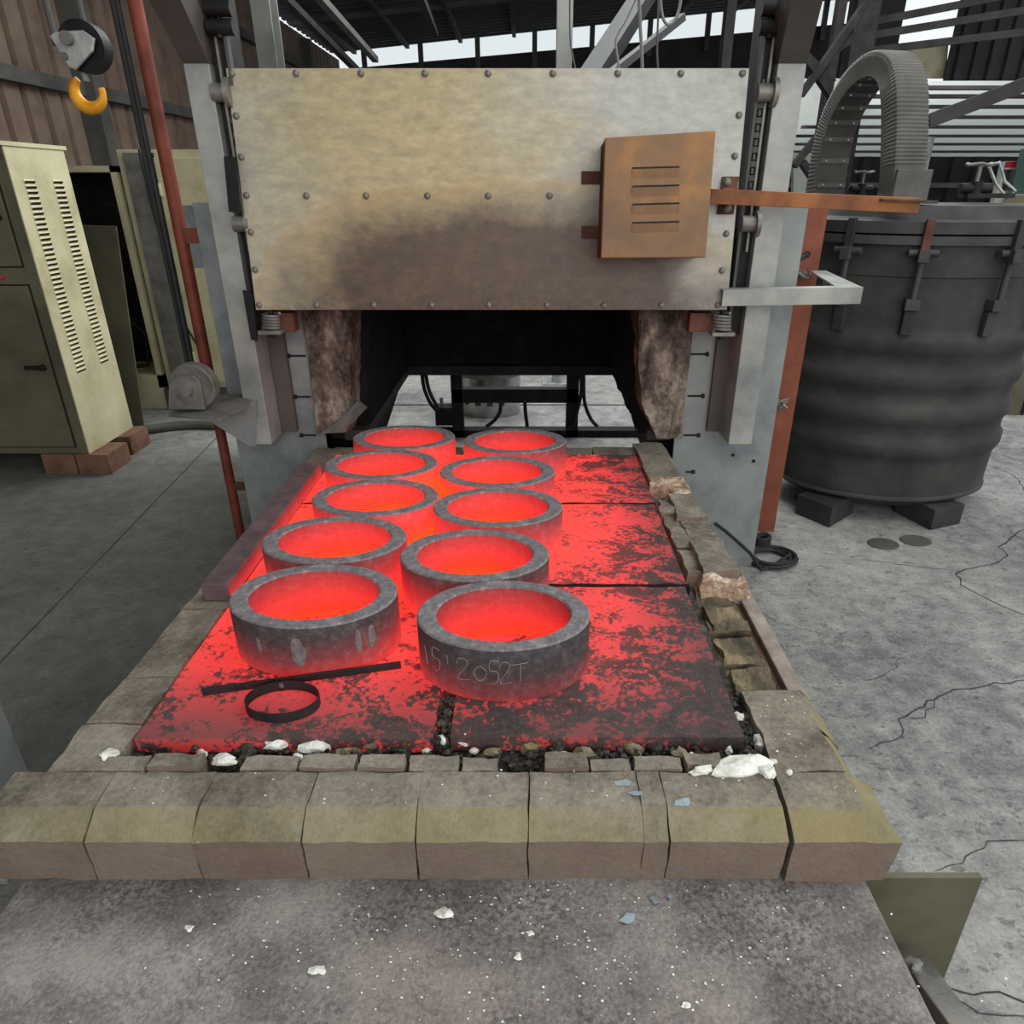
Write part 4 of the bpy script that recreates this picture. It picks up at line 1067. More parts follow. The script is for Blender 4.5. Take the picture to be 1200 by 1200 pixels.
# white angle bracket
wz = PY(1010, 337, 2.55).z
br = thing('angle_bracket', 'white painted angle-steel bracket sticking out right of the door', 'bracket', PY(850, 350, 2.58))
A0, A1 = PY(848, 339.5, 2.57), PY(1012, 336.5, 2.55)
hgt = A1.z - PY(1010, 356, 2.55).z
MB().prism([A0, A1, A1 - Vector((0, 0, hgt)), A0 - Vector((0, 0, hgt))], (0, 0.006, 0)).build('front_leg', M['pale_paint'], br)
K0 = PZ(950, 317, wz); K1 = PZ(968, 317, wz)
MB().prism([Vector((A1.x - 0.09, 2.556, wz)), Vector((A1.x, 2.55, wz)), Vector((K1.x, K1.y, wz)), Vector((K0.x, K0.y, wz))], (0, 0, -0.006)).build('return_leg', M['pale_paint'], br)
MB().prism([Vector((A1.x - 0.006, 2.556, wz - 0.006)), Vector((A1.x, 2.556, wz - 0.006)), Vector((K1.x, K1.y, wz - 0.006)), Vector((K1.x - 0.006, K1.y, wz - 0.006))], (0, 0, -hgt + 0.006)).build('return_web', M['pale_paint'], br)
MB().prism([A0 + Vector((0, 0.006, 0)), A1 + Vector((0, 0.006, 0)), A1 + Vector((0, 0.05, 0)), A0 + Vector((0, 0.05, 0))], (0, 0, -0.006)).build('top_flange', M['pale_paint'], br)

# ------------------------------------------------------------------ red-oxide channel post, cable
YO = 3.18
xo0, xo1 = (PY(888, 620, YO).x + PY(940, 250, YO).x) / 2, (PY(909, 620, YO).x + PY(968, 250, YO).x) / 2
zo = PY(930, 237, YO).z + 0.03
cp = thing('channel_post', 'red-oxide steel channel post standing between furnace and black vessel', 'post', ((xo0 + xo1) / 2, YO, 0))
MB().ab((xo0, YO, 0.0), (xo1, YO + 0.012, zo)).build('web', M['red_oxide'], cp)
MB().ab((xo0, YO + 0.012, 0.0), (xo0 + 0.012, YO + 0.10, zo)).build('flange', M['red_oxide'], cp)
MB().ab((xo1 - 0.012, YO + 0.012, 0.0), (xo1, YO + 0.10, zo)).build('flange', M['red_oxide'], cp)
p = PY(946, 298, YO - 0.002); MB().cyl(p, p + Vector((0, -0.003, 0)), 0.014, 12).build('hole', M['rubber'], cp)
MB().tube([p, p + Vector((-0.03, -0.03, -0.01)), p + Vector((-0.07, -0.04, -0.03))], 0.009, 8).build('cable_stub', M['cable'], cp, True)
for py, s_ in ((475, 1.0), (320, 0.8)):
    c = PY(915 + (940 - 915) * (475 - py) / 155, py, YO - 0.02)
    mbw = MB()
    for k in range(6):
        q = [c + Vector((rng.uniform(-0.06, 0.05), rng.uniform(-0.03, 0.01), rng.uniform(-0.025, 0.03))) * s_ for _ in range(4)]
        mbw.tube(q, 0.0035, 6)
    mbw.build('wire_tie', M['steel'], cp, True)
# coiled black cable on the floor
cc = PZ(903, 655, 0.01)
path = []
for i in range(180):
    t = i / 179; a_ = 2 * math.pi * 4 * t
    path.append(Vector((cc.x + (0.105 + 0.018 * math.sin(a_ * 0.7)) * math.cos(a_), cc.y + (0.085 + 0.012 * math.cos(a_ * 0.6)) * math.sin(a_), 0.011 + 0.018 * t + 0.004 * math.sin(a_ * 1.7))))
cb = thing('cable_coil', 'coil of black cable lying on the floor beside the furnace plate', 'cable', (cc.x, cc.y, 0))
MB().tube(path, 0.0085, 7).build('coil', M['cable'], cb, True)
t0_ = PY(838, 613, 2.80)
MB().tube([t0_, PY(850, 622, 2.78), PY(866, 636, 2.74), PY(879, 648, 2.76), PZ(892, 668, 0.02), PZ(905, 663, 0.02), path[-1] + Vector((0, 0, 0.01))], 0.008, 7).build('lead', M['cable'], cb, True)
q = PZ(893, 637, 0.03)
mbk = MB()
for k in range(4):
    mbk.tube([q + Vector((0.035 * math.cos(a_ / 8 * 2 * math.pi), 0.03 * math.sin(a_ / 8 * 2 * math.pi), 0.012 * k + 0.008 * math.sin(a_))) for a_ in range(8)], 0.0085, 7, True)
mbk.build('knot', M['cable'], cb, True)

# ================================================================== BLACK VESSEL (right)
TC = Vector((1.98, 3.66, 0)); TR = 0.575
vs_ = thing('muffle_vessel', 'tall round black ribbed steel vessel with clamped lid and duct', 'vessel', TC)
ZL = 1.49
Zm = lambda z: 0.14 + (z - 0.225) * 1.053 if z > 0.2 else z * 0.62
prof = [(0.0, 0.055), (0.20, 0.06), (0.36, 0.085), (0.47, 0.13), (0.535, 0.185), (0.553, 0.222)]
body = list(prof)
ribs = 4
z = 0.225
body += [(0.560, 0.225), (0.563, 0.234), (0.556, 0.240)]
zz = 0.24
while zz < 1.24:
    # broad corrugations between 0.5 and 1.15
    t = zz; k = 0.0
    if 0.40 < t < 1.06:
        k = 0.024 * min(1, max(0, 0.5 - 0.95 * math.cos(2 * math.pi * (t - 0.40) / 0.165)))
    body.append((0.556 + 0.02 * (t - 0.24) + k, t)); zz += 0.0225
body += [(0.578, 1.245), (0.578, 1.26), (0.585, 1.265), (0.585, 1.40)]
MB().lathe([(r, Zm(z)) for r, z in body], TC, 72, 1.0, 1 / ASPECT).build('shell', M['tank'], vs_, True)
MB().lathe([(r, Zm(z)) for r, z in [(0.555, 0.218), (0.566, 0.222), (0.566, 0.232), (0.555, 0.236)]], TC, 72, 1.0, 1 / ASPECT, True).build('base_ring', M['tank_flange'], vs_, True)
MB().lathe([(r, Zm(z)) for r, z in [(0.56, 1.395), (0.628, 1.395), (0.628, 1.43), (0.56, 1.43)]], TC, 72, 1.0, 1 / ASPECT, True).build('body_flange', M['tank_flange'], vs_, True)
lid = MB().lathe([(r, Zm(z)) for r, z in [(0.56, 1.438), (0.628, 1.438), (0.632, 1.485), (0.60, 1.492), (0.57, 1.50), (0.55, 1.545), (0.0, 1.55)]], TC, 72, 1.0, 1 / ASPECT).build('lid', M['tank_flange'], vs_, True)
# feet
for px, py in ((944, 612), (1116, 622)):
    g = PZ(px, py, 0.0)
    s_ = -1 if px < 1038 else 1
    d = (Vector((TC.x, TC.y, 0)) - g); d.z = 0; d.normalize(); n_ = Vector((-d.y, d.x, 0))
    g = g + d * 0.05
    pts = [g - n_ * 0.11 - d * 0.01, g + n_ * 0.10 - d * 0.0, g + n_ * 0.08 + d * 0.24, g - n_ * 0.09 + d * 0.24]
    MB().prism(pts, (0, 0, 0.115)).build('foot', M['tank'], vs_, bevel=0.003)
MB().box(TC + Vector((0, 0.33, 0.075)), (0.2, 0.15, 0.15)).build('foot', M['tank'], vs_)
# clamps round the flange
def onell(a, r, z): return Vector((TC.x + r * math.sin(a), TC.y - r / ASPECT * math.cos(a), Zm(z)))
for dg in (-53, -22, 13, 46, 85, -95, -140, 130):
    a = R(dg); nrm = Vector((math.sin(a) * 1, -math.cos(a) * ASPECT, 0)).normalized(); tn = Vector((-nrm.y, nrm.x, 0))
    Mx = Matrix((tn, nrm, Vector((0, 0, 1)))).transposed()
    c = onell(a, 0.635, 1.40)
    cl = MB().box(onell(a, 0.632, 1.435) + nrm * 0.006, (0.034, 0.03, 0.13), Mx).build('clamp', M['rust_dark'] if dg == -22 else M['tank'], vs_, bevel=0.003)
    MB().cyl(onell(a, 0.63, 1.365) - tn * 0.06, onell(a, 0.63, 1.365) + tn * 0.06, 0.015, 12).build('clamp_pin', M['tank_flange'], cl, True)
    MB().box(onell(a, 0.635, 1.355) + nrm * 0.01, (0.045, 0.05, 0.055), Mx).build('swivel', M['tank_flange'], cl, bevel=0.003)
    MB().cyl(onell(a, 0.632, 1.15), onell(a, 0.632, 1.35), 0.014, 10).build('eye_bolt', M['tank_flange'], cl, True)
    MB().box(onell(a, 0.615, 1.155), (0.062, 0.05, 0.05), Mx).build('clamp_lug', M['tank_flange'], cl, bevel=0.003)
    MB().box(onell(a, 0.60, 1.075), (0.052, 0.03, 0.11), Mx).build('lug_plate', M['tank'], cl, bevel=0.004)
# bent duct on the lid: ribbed outside, riveted panels inside
key = [(967, 224, 3.98), (971, 190, 3.98), (980, 150, 3.95), (994, 118, 3.88), (1012, 92, 3.78), (1034, 76, 3.66), (1052, 80, 3.55), (1060, 104, 3.46), (1061, 150, 3.42), (1059, 195, 3.40), (1056, 234, 3.40)]
KP = [PY(*k) for k in key]
KP[0].z = 1.535; KP[-1].z = 1.535
path = catmull(KP, 20)
side = (KP[-1] - KP[0]); side.z = 0; side = side.normalized().cross(Vector((0, 0, 1))) * -1   # across the bend
duct = thing('bent_duct', 'dark grey bent ribbed duct arching over the vessel lid', 'duct', KP[-1])
hw, hd = 0.082, 0.048
vsq, vsi = [], []
nP = len(path)
for i, p in enumerate(path):
    a = path[max(0, i - 1)]; b_ = path[min(nP - 1, i + 1)]
    t = (b_ - a).normalized(); out = side.cross(t); out.normalize()
    if out.dot(p - (KP[0] + KP[-1]) / 2) < 0: out = -out
    rib = 0.003 if i % 2 else 0.0
    if i > nP - 22: rib = 0.0
    rr = 0.02
    sec = [(-hw, -hd), (hw, -hd), (hw + rib, hd - rr), (hw - rr * 0.3 + rib, hd - rr * 0.3 + rib), (hw - rr, hd + rib), (-hw + rr, hd + rib), (-hw + rr * 0.3 - rib, hd - rr * 0.3 + rib), (-hw - rib, hd - rr)]
    for u, v_ in sec: vsq.append(p + side * u + out * v_)
ns = 8
mbd = MB(); fsq = []; mi_ = []
for i in range(nP - 1):
    for j in range(ns): fsq.append((i * ns + j, i * ns + (j + 1) % ns, (i + 1) * ns + (j + 1) % ns, (i + 1) * ns + j))
fsq += [list(range(ns)), [(nP - 1) * ns + j for j in range(ns)]]
mbd.add(vsq, fsq); mbd.m = [1 if (k < (nP - 1) * ns and k % ns == 0) else 0 for k in range(len(fsq))]
mbd.build('bellows', [M['duct'], M['duct_in']], duct)
# riveted strips on the inner face of the far leg
rv0 = None
for i in range(8, 100, 13):
    p = path[i]; t = (path[i + 1] - path[i - 1]).normalized(); out = side.cross(t).normalized()
    if out.dot(p - (KP[0] + KP[-1]) / 2) < 0: out = -out
    q = p - out * (hd + 0.002)
    MB().bar(q - side * (hw * 0.98), q + side * (hw * 0.98), 0.022, 0.005, out).build('panel_strip', M['duct'], duct)
    for s_ in (-0.6, 0.6):
        c = q + side * hw * s_ - out * 0.003
        if rv0 is None:
            rv0 = rock(MB(), c, (0.014, 0.014, 0.014), 1, 1, 0.0).build('rivet', M['galv'], duct)
            rvc = c.copy()
        else:
            share(rv0, 'rivet', c - rvc + wloc(duct), duct)
# collars at both feet
for e, w_ in ((KP[0], 0.10), (KP[-1], 0.085)):
    MB().bar(e - side * 0.11 + Vector((0, 0, 0.008)), e + side * 0.11 + Vector((0, 0, 0.008)), 0.2, 0.012).build('foot_flange', M['tank_flange'], duct)
e = KP[-1]
MB().bar(e - side * (hw + 0.006) + Vector((0, 0, 0.075)), e + side * (hw + 0.006) + Vector((0, 0, 0.075)), hd * 2 + 0.014, 0.125).build('collar', M['duct'], duct, bevel=0.003)
# valve gear on the lid, right
def valve(name, loc, s_, label):
    o = thing(name, label, 'valve', loc, 'valves on the vessel lid'); L = Vector(loc)
    MB().cyl(L, L + Vector((0, 0, 0.07 * s_)), 0.028 * s_, 12).cyl(L + Vector((-0.07 * s_, 0, 0.04 * s_)), L + Vector((0.07 * s_, 0, 0.04 * s_)), 0.022 * s_, 12).build('body', M['black_steel'], o, True)
    MB().cyl(L + Vector((0, 0, 0.07 * s_)), L + Vector((0, 0, 0.14 * s_)), 0.009 * s_, 8).build('stem', M['steel'], o, True)
    rim = [L + Vector((0.06 * s_ * math.cos(k * math.pi / 10), 0.045 * s_ * math.sin(k * math.pi / 10), (0.14 + 0.004 * math.sin(k * 1.5)) * s_)) for k in range(20)]
    mbv = MB().tube(rim, 0.007 * s_, 6, True)
    for k in range(3): mbv.cyl(L + Vector((0, 0, 0.14 * s_)), rim[k * 7 % 20], 0.005 * s_, 6)
    mbv.build('handwheel', M['steel'], o, True)
    return o
v1 = valve('lid_valve', PY(1140, 232, 3.55), 1.0, 'larger valve with looped handle on the right of the vessel lid')
L = PY(1150, 232, 3.56)
MB().tube([L + Vector((0.0, 0, 0.13)), L + Vector((0.04, 0, 0.15)), L + Vector((0.09, 0, 0.07)), L + Vector((0.15, 0, 0.03)), L + Vector((0.12, 0, 0.0)), L + Vector((0.05, 0, 0.06)), L + Vector((0.0, 0, 0.13))], 0.007, 6).build('lever_loop', M['galv'], v1, True)
MB().box(L + Vector((0.02, 0, 0.01)), (0.22, 0.08, 0.02)).build('base', M['black_steel'], v1)
MB().cyl(L + Vector((0.12, 0.02, 0.03)), L + Vector((0.12, 0.02, 0.12)), 0.022, 12).build('actuator', M['black_steel'], v1, True)
valve('lid_valve', PY(1008, 229, 3.80), 0.75, 'small handwheel valve between the two duct legs')
# two thin steel discs on the floor before the vessel
for (px, py, lab) in ((1035, 638, 'thin round steel disc on the floor, left of its pair'), (1073, 634, 'thin round steel disc on the floor near the vessel foot')):
    g = PZ(px, py, 0.0)
    tag(MB().lathe([(0.0, 0.0), (0.072, 0.0), (0.075, 0.003), (0.072, 0.006), (0.0, 0.006)], g + Vector((0, 0, 0.001)), 28, 1.0, 0.8).build('steel_disc', M['beam'], None, True), lab, 'disc', 'steel discs on the floor')

# ================================================================== LEFT SIDE
# electrical cabinet on brick feet
CB = 0.125
c0 = PZ(109, 532, CB); c1 = PZ(152, 501, CB)
cx1, cy0, cy1 = (c0.x + c1.x) / 2, c0.y, c1.y
ztop = PY(7, 170, cy0).z
cx0 = cx1 - 1.15
cab = thing('electrical_cabinet', 'olive electrical cabinet with cream louvred side standing on bricks', 'cabinet', ((cx0 + cx1) / 2, (cy0 + cy1) / 2, CB))
MB().ab((cx0, cy0 + 0.004, CB), (cx1 - 0.004, cy1, ztop)).build('body', M['olive'], cab, bevel=0.004)
MB().ab((cx1 - 0.004, cy0 + 0.002, CB + 0.002), (cx1 + 0.002, cy1, ztop)).build('side_panel', M['cream'], cab)
MB().ab((cx0 - 0.02, cy0 - 0.02, ztop), (cx1 + 0.01, cy1 + 0.02, ztop + 0.02)).build('top_cover', M['cream'], cab)
ddz = [(0.05 + CB, PY(40, 335, cy0).z - 0.0), (PY(40, 312, cy0).z, ztop - 0.09)]
for a, b_ in ddz:
    dr = MB().ab((cx0 + 0.06, cy0 - 0.012, a), (cx1 - 0.075, cy0 + 0.006, b_)).build('door', M['olive'], cab, bevel=0.003)
    for sgn in (0,):
        zc_ = (a + b_) / 2 if a > 0.6 else PY(60, 430, cy0).z
        MB().box((cx1 - 0.16, cy0 - 0.024, zc_), (0.11, 0.022, 0.022)).cyl((cx1 - 0.115, cy0 - 0.012, zc_), (cx1 - 0.115, cy0 - 0.034, zc_), 0.018, 12).build('handle', M['black_steel'], dr, bevel=0.003)
    # dark strips standing in for the shadow gap round the door
    mg = MB()
    for q in (((cx0 + 0.05, cy0 + 0.001, a - 0.008), (cx1 - 0.067, cy0 + 0.004, a)), ((cx0 + 0.05, cy0 + 0.001, b_), (cx1 - 0.067, cy0 + 0.004, b_ + 0.008)), ((cx1 - 0.075, cy0 + 0.001, a), (cx1 - 0.067, cy0 + 0.004, b_))): mg.ab(*q)
    mg.build('shadow_gap', M['rubber'], cab)
p = PY(2, 325, cy0); MB().prism([(p.x - 0.06, cy0 - 0.004, p.z - 0.03), (p.x + 0.02, cy0 - 0.004, p.z), (p.x - 0.06, cy0 - 0.004, p.z + 0.03)], (0, 0.008, 0)).build('warning_mark', M['red_print'], cab)
MB().ab((cx0, cy0 - 0.004, ztop - 0.06), (cx1 - 0.02, cy0 + 0.006, ztop - 0.0)).build('name_strip', M['rust_dark'], cab)
# louvres: two columns down the cream side
lv = MB().add([(0, -0.045, 0.012), (0, 0.045, 0.012), (0.009, -0.043, 0.004), (0.009, 0.043, 0.004), (0.0, -0.045, -0.010), (0.0, 0.045, -0.010)], [(0, 1, 3, 2), (2, 3, 5, 4), (0, 2, 4), (1, 5, 3)]).build('louvre', M['cream'])
lv.parent = cab
lv.data.materials.clear(); lv.data.materials.append(M['cream']); lv.data.materials.append(M['black_steel'])
for pgn in lv.data.polygons: pgn.material_index = 1 if pgn.index == 1 else 0
first = True
def side_pt(fr, z): return Vector((cx1 + 0.002, cy0 + (cy1 - cy0) * fr, z))
zl0, zl1 = CB + 0.29 * (ztop - CB), CB + 0.90 * (ztop - CB)
for fr in (0.26, 0.74):
    for k in range(40):
        z = zl0 + (zl1 - zl0) * k / 39
        if first:
            lv.location = side_pt(fr, z) - wloc(cab); first = False
        else: share(lv, 'louvre', side_pt(fr, z), cab)
# bricks under the cabinet
bk = [(cx1 - 0.19, cy0 + 0.10), (cx1 + 0.02, cy0 + 0.10), (cx1 - 0.02, cy1 - 0.08), (cx1 - 0.9, cy0 + 0.12)]
labs = ['pair of stacked bricks under the cabinet front', 'pair of stacked bricks at the cabinet front right corner', 'pair of stacked bricks at the cabinet back corner', 'pair of stacked bricks under the cabinet front left']
wh = ['at the cabinet front, inner stack', 'at the cabinet front right corner', 'at the cabinet rear right corner', 'under the cabinet far left']
for i, (x, y) in enumerate(bk):
    for k in range(2):
        o = lump((x - 0.10, y - 0.115, 0.0625 * k), (x + 0.10 - 0.004, y + 0.115, 0.0625 * (k + 1)), 400 + i * 2 + k, 0.002, (3, 4, 2), 15).build('brick', M['brick_red'])
        tag(o, ('upper' if k else 'lower') + ' red brick ' + wh[i], 'brick', 'bricks under the cabinet')

# steel panel leaning behind the cabinet
YP = cy1 + 0.35
P4 = [PY(92, 262, YP + 0.25), PY(136, 265, YP + 0.25), PZ(150, 492, 0.0), None]
P4[2] = Vector((P4[1].x, YP, 0.02)); P4[3] = Vector((P4[0].x - 0.35, YP, 0.02)); P4[0].x -= 0.35
lp = MB().prism(P4, (0, 0.012, 0)).build('leaning_panel', M['olive'], None, False, 0.002)
tag(lp, 'bare olive steel panel leaning behind the louvred cabinet', 'panel')

# tall cream cabinet behind: frame, dark door standing ajar, cream door
YK = 5.35
k0 = PY(133, 175, YK); k1 = PY(243, 178, YK)
zk1 = k0.z; xk0, xk1 = k0.x, PY(250, 300, YK).x + 0.25
kb = thing('cream_cabinet', 'tall cream switch cabinet behind the red pipe', 'cabinet', ((xk0 + xk1) / 2, YK, 0))
zk0 = PY(205, 455, YK).z
MB().ab((xk0, YK + 0.03, zk0), (xk1, YK + 0.55, zk1)).build('body', M['cream'], kb, bevel=0.003)
MB().ab((xk0 - 0.02, YK - 0.02, 0.0), (xk1 + 0.02, YK + 0.6, zk0)).build('plinth', M['dark_paint_shade'], kb)
xm = PY(165, 180, YK).x
md = PY(196, 180, YK).x
xm = xk0 + 0.02
MB().ab((xk0 + 0.05, YK - 0.0, zk0 + 0.03), (xm + 0.20, YK + 0.03, zk1 - 0.02)).build('door', M['steel'], kb, bevel=0.003)
MB().ab((xm + 0.24, YK - 0.002, zk0 + 0.05), (xk1 - 0.03, YK + 0.03, zk1 - 0.05)).build('door', M['cream'], kb, bevel=0.004)
MB().ab((xm + 0.205, YK + 0.01, zk0 + 0.03), (xm + 0.235, YK + 0.034, zk1 - 0.02)).build('door_gap', M['rubber'], kb)
for z in (zk0 + 0.25, zk1 - 0.25):
    MB().cyl((xm + 0.25, YK - 0.012, z - 0.04), (xm + 0.25, YK - 0.012, z + 0.04), 0.014, 10).build('hinge', M['cream'], kb, True)
MB().ab((xk1 - 0.5, YK - 0.006, zk0 + 0.9), (xk1 - 0.12, YK, zk1 - 0.35)).build('inspection_panel', M['grey_paint'], kb)
MB().tube([(xm + 0.16, YK - 0.012, zk1), (xm + 0.17, YK - 0.014, zk1 - 0.4), (xm + 0.22, YK - 0.014, zk1 - 0.8), (xm + 0.24, YK - 0.014, zk1 - 1.0), (xm + 0.20, YK - 0.014, zk1 - 1.1), (xm + 0.30, YK - 0.014, zk1 - 1.35)], 0.008, 6).build('loose_wire', M['cable'], kb, True)
# open cream cabinet shell left of it (dark inside)
ob = thing('open_cabinet', 'open empty cream cabinet with dark inside beside the leaning panel', 'cabinet', (xk0 - 0.42, YK + 0.1, 0))
xo_0 = xk0 - 0.80
MB().ab((xo_0, YK + 0.5, zk0), (xk0 - 0.03, YK + 0.52, zk1 - 0.1)).build('back_panel', M['black_steel'], ob)
MB().ab((xk0 - 0.07, YK + 0.02, zk0), (xk0 - 0.03, YK + 0.5, zk1 - 0.1)).build('side_panel', M['cream'], ob)
MB().ab((xo_0, YK + 0.02, zk0), (xo_0 + 0.04, YK + 0.5, zk1 - 0.1)).build('side_panel', M['cream'], ob)
MB().ab((xo_0, YK + 0.02, 0.0), (xk0 - 0.03, YK + 0.5, zk0 + 0.10)).build('base', M['cream'], ob)
MB().ab((xo_0, YK + 0.02, zk1 - 0.14), (xk0 - 0.03, YK + 0.5, zk1 - 0.1)).build('top', M['cream'], ob)
MB().tube([(xo_0 + 0.1, YK + 0.2, zk0 + 1.1), (xo_0 + 0.35, YK + 0.15, zk0 + 0.7), (xk0 - 0.12, YK + 0.1, zk0 + 0.4), (xk0 - 0.16, YK + 0.1, zk0 + 0.16), (xo_0 + 0.3, YK + 0.15, zk0 + 0.12)], 0.014, 8).build('hanging_cable', M['cable'], ob, True)
# fat hose on the floor in front of the plinth
h0, h1 = PZ(150, 505, 0.03), PZ(265, 498, 0.03)
hs = MB().tube(catmull([h0 + Vector((-0.5, 0.1, 0)), h0, h0.lerp(h1, 0.5) + Vector((0, 0.06, 0)), h1, h1 + Vector((0.4, 0.0, 0))], 6), 0.032, 10).build('floor_hose', M['duct'], None, True)
tag(hs, 'grey hose lying on the floor behind the pulley bracket', 'hose')

# red pipe with a bracket arm, running from roof to floor
YPp = 3.10
def vert(px, py, Y): return PY(px, py, Y)
a = PY(205, 250, YPp); b_ = PY(283, 625, YPp)
# two verticals: upper pipe to the pulley bracket, thinner one below
xp = (PY(166, 40, YPp).x + PY(247, 455, YPp).x) / 2
zpb = PY(248, 458, YPp).z
rp = thing('red_pipe', 'red-brown round pipe rising past the cabinets left of the furnace', 'pipe', (xp, YPp, zpb))
MB().cyl((xp, YPp, zpb), (xp, YPp, 4.4), 0.026, 18).build('tube', M['red_pipe'], rp, True)
MB().ab((xp, YPp - 0.012, PY(225, 276, YPp).z - 0.03), (xp + 0.16, YPp + 0.012, PY(225, 276, YPp).z + 0.03)).build('stand_off', M['red_oxide'], rp)
MB().cyl((xp - 0.055, YPp - 0.02, zpb + 0.02), (xp - 0.055, YPp - 0.02, 4.3), 0.011, 8).build('conduit', M['cable'], rp, True)
MB().cyl((xp - 0.08, YPp - 0.01, zpb + 0.02), (xp - 0.08, YPp - 0.01, 4.3), 0.008, 8).build('conduit', M['cable'], rp, True)
xq = (PY(259, 512, 2.92).x + PY(281, 620, 2.92).x) / 2
MB().cyl((xq, 2.92, 0.0), (xq, 2.92, PY(256, 490, 2.92).z + 0.05), 0.021, 16).build('lower_tube', M['red_pipe'], rp, True)
MB().ab((xq, 2.91, PY(270, 569, 2.92).z - 0.02), (xq + 0.12, 2.93, PY(270, 569, 2.92).z + 0.015)).build('stand_off', M['rust_dark'], rp)
# pulley bracket fixed to the left post
Yb = 2.62
pb = thing('pulley_bracket', 'steel pulley bracket with sheave on a gusseted shelf left of the furnace', 'pulley', PY(250, 480, Yb))
zs = PY(200, 485, 2.45).z
sa, sb_, sc_, sd_ = PZ(196, 485, zs), PZ(255, 490, zs), PZ(292, 473, zs), PZ(262, 458, zs)
sh_pts = [sa, sb_, sc_, PZ(290, 462, zs), PZ(235, 462, zs)]
MB().prism(sh_pts, (0, 0, -0.012)).build('shelf', M['dull_steel'], pb)
g0_ = PY(239, 488, sb_.y); 
MB().prism([PY(240, 490, 2.58), PY(297, 470, 2.63), PY(300, 523, 2.66), PY(292, 523, 2.66)], (0.004, 0.014, 0)).build('gusset', M['grey_paint'], pb)
ck = [PY(197, 480, 2.46), PY(240, 480, 2.46), PY(234, 448, 2.46), PY(225, 440, 2.46), PY(207, 440, 2.46), PY(198, 448, 2.46)]
MB().prism(ck, (0, 0.012, 0)).build('cheek_plate', M['dull_steel'], pb, bevel=0.002)
MB().prism(ck, (0, 0.012, 0)).build('cheek_plate', M['dull_steel'], pb, bevel=0.002).location += Vector((0.0, 0.085, 0))
sv = PY(218, 456, 2.46)
MB().cyl(sv + Vector((0.01, 0.022, 0)), sv + Vector((0.01, 0.075, 0)), 0.085, 32).build('sheave', M['dull_steel'], pb, True, 0.006)
MB().cyl(sv + Vector((0, -0.012, 0)), sv + Vector((0, 0.10, 0)), 0.026, 16).build('axle', M['dull_steel'], pb, True)

# crane hook block hanging upper left
Yh = 3.4
hb = thing('crane_hook_block', 'hoist hook block with grey cheek plate and yellow hook upper left', 'hook', PY(100, 118, Yh))
hp_ = [(58, 42), (64, 37), (96, 35), (110, 45), (108, 60), (88, 82), (80, 78)]
MB().prism([PY(a, b_, Yh) for a, b_ in hp_], (0, 0.014, 0)).build('cheek_plate', M['galv'], hb, bevel=0.003)
MB().prism([PY(a, b_, Yh + 0.12) for a, b_ in hp_], (0, 0.014, 0)).build('cheek_plate', M['galv'], hb, bevel=0.003)
sc = PY(84, 52, Yh)
MB().cyl(sc + Vector((0.02, 0.03, 0)), sc + Vector((0.02, 0.10, 0)), 0.095, 32).build('sheave', M['black_steel'], hb, True)
MB().cyl(sc + Vector((-0.01, -0.02, 0.02)), sc + Vector((-0.01, 0.15, 0.02)), 0.026, 14).build('axle', M['steel'], hb, True)
p = PY(76, 66, Yh); MB().cyl(p + Vector((0, -0.014, 0)), p, 0.015, 10).build('plate_bolt', M['steel'], hb)
p = PY(103, 80, Yh + 0.06); hk = PY(103, 105, Yh + 0.06)
MB().cyl(p + Vector((-0.02, 0, 0.05)), hk + Vector((0, 0, 0.03)), 0.016, 10).build('shank', M['steel'], hb, True)
path = []
for k in range(22):
    a_ = R(-235 + 250 * k / 21)
    path.append(hk + Vector((0.060 * math.cos(a_), 0, 0.060 * math.sin(a_) - 0.01)))
rad = [0.014 + 0.014 * math.sin(math.pi * min(1, k / 19)) for k in range(22)]
MB().tube(path, rad, 10).build('hook', M['yellow'], hb, True)
for px0, px1, py in ((62, 45, 37), (100, 96, 37)):
    a = PY(px0, py, Yh + 0.06); MB().cyl(a - Vector((0, 0, 0.05)), Vector((a.x + 0.0, Yh + 0.06, 4.35)), 0.013, 8).build('wire_rope', M['beam'], hb, True)

# grey-blue steel post at the left picture edge, beside the hearth
x_ = PY(17, 860, 1.43).x
gp = thing('square_post', 'blue-grey square steel post at the left picture edge', 'post', (x_ - 0.09, 1.34, 0))
MB().ab((x_ - 0.18, 1.25, 0.012), (x_, 1.43, 1.25)).build('tube', M['grey_paint'], gp, bevel=0.006)
MB().ab((x_ - 0.24, 1.19, 0.0), (x_ + 0.06, 1.49, 0.012)).build('base_plate', M['grey_paint'], gp)
MB().ab((x_ - 0.185, 1.245, 1.25), (x_ + 0.005, 1.435, 1.26)).build('cap', M['grey_paint'], gp)

# ================================================================== BEHIND THE FURNACE
# black machine frame seen under the rear wall
YM = 4.66
mf = thing('machine_frame', 'black steel frame with cables seen through the furnace mouth', 'frame', (PY(604, 500, YM).x, YM, 0))
for px0, px1 in ((529, 542), (664, 678)):
    x0, x1 = PY(px0, 470, YM).x, PY(px1, 470, YM).x
    MB().ab((x0, YM, 0.0), (x1, YM + 0.08, 1.2)).build('upright', M['black_steel'], mf)
xa, xb = PY(530, 470, YM).x, PY(677, 470, YM).x
zq = PY(600, 463, YM).z
MB().ab((xa, YM, zq - 0.055), (xb, YM + 0.08, zq + 0.04)).build('crossbar', M['black_steel'], mf)
MB().ab((xa - 0.6, YM + 0.0, 0.0), (xb + 0.55, YM + 0.1, 0.05)).build('foot_beam', M['black_steel'], mf)
p = PY(511, 498, YM); q = PY(531, 477, YM)
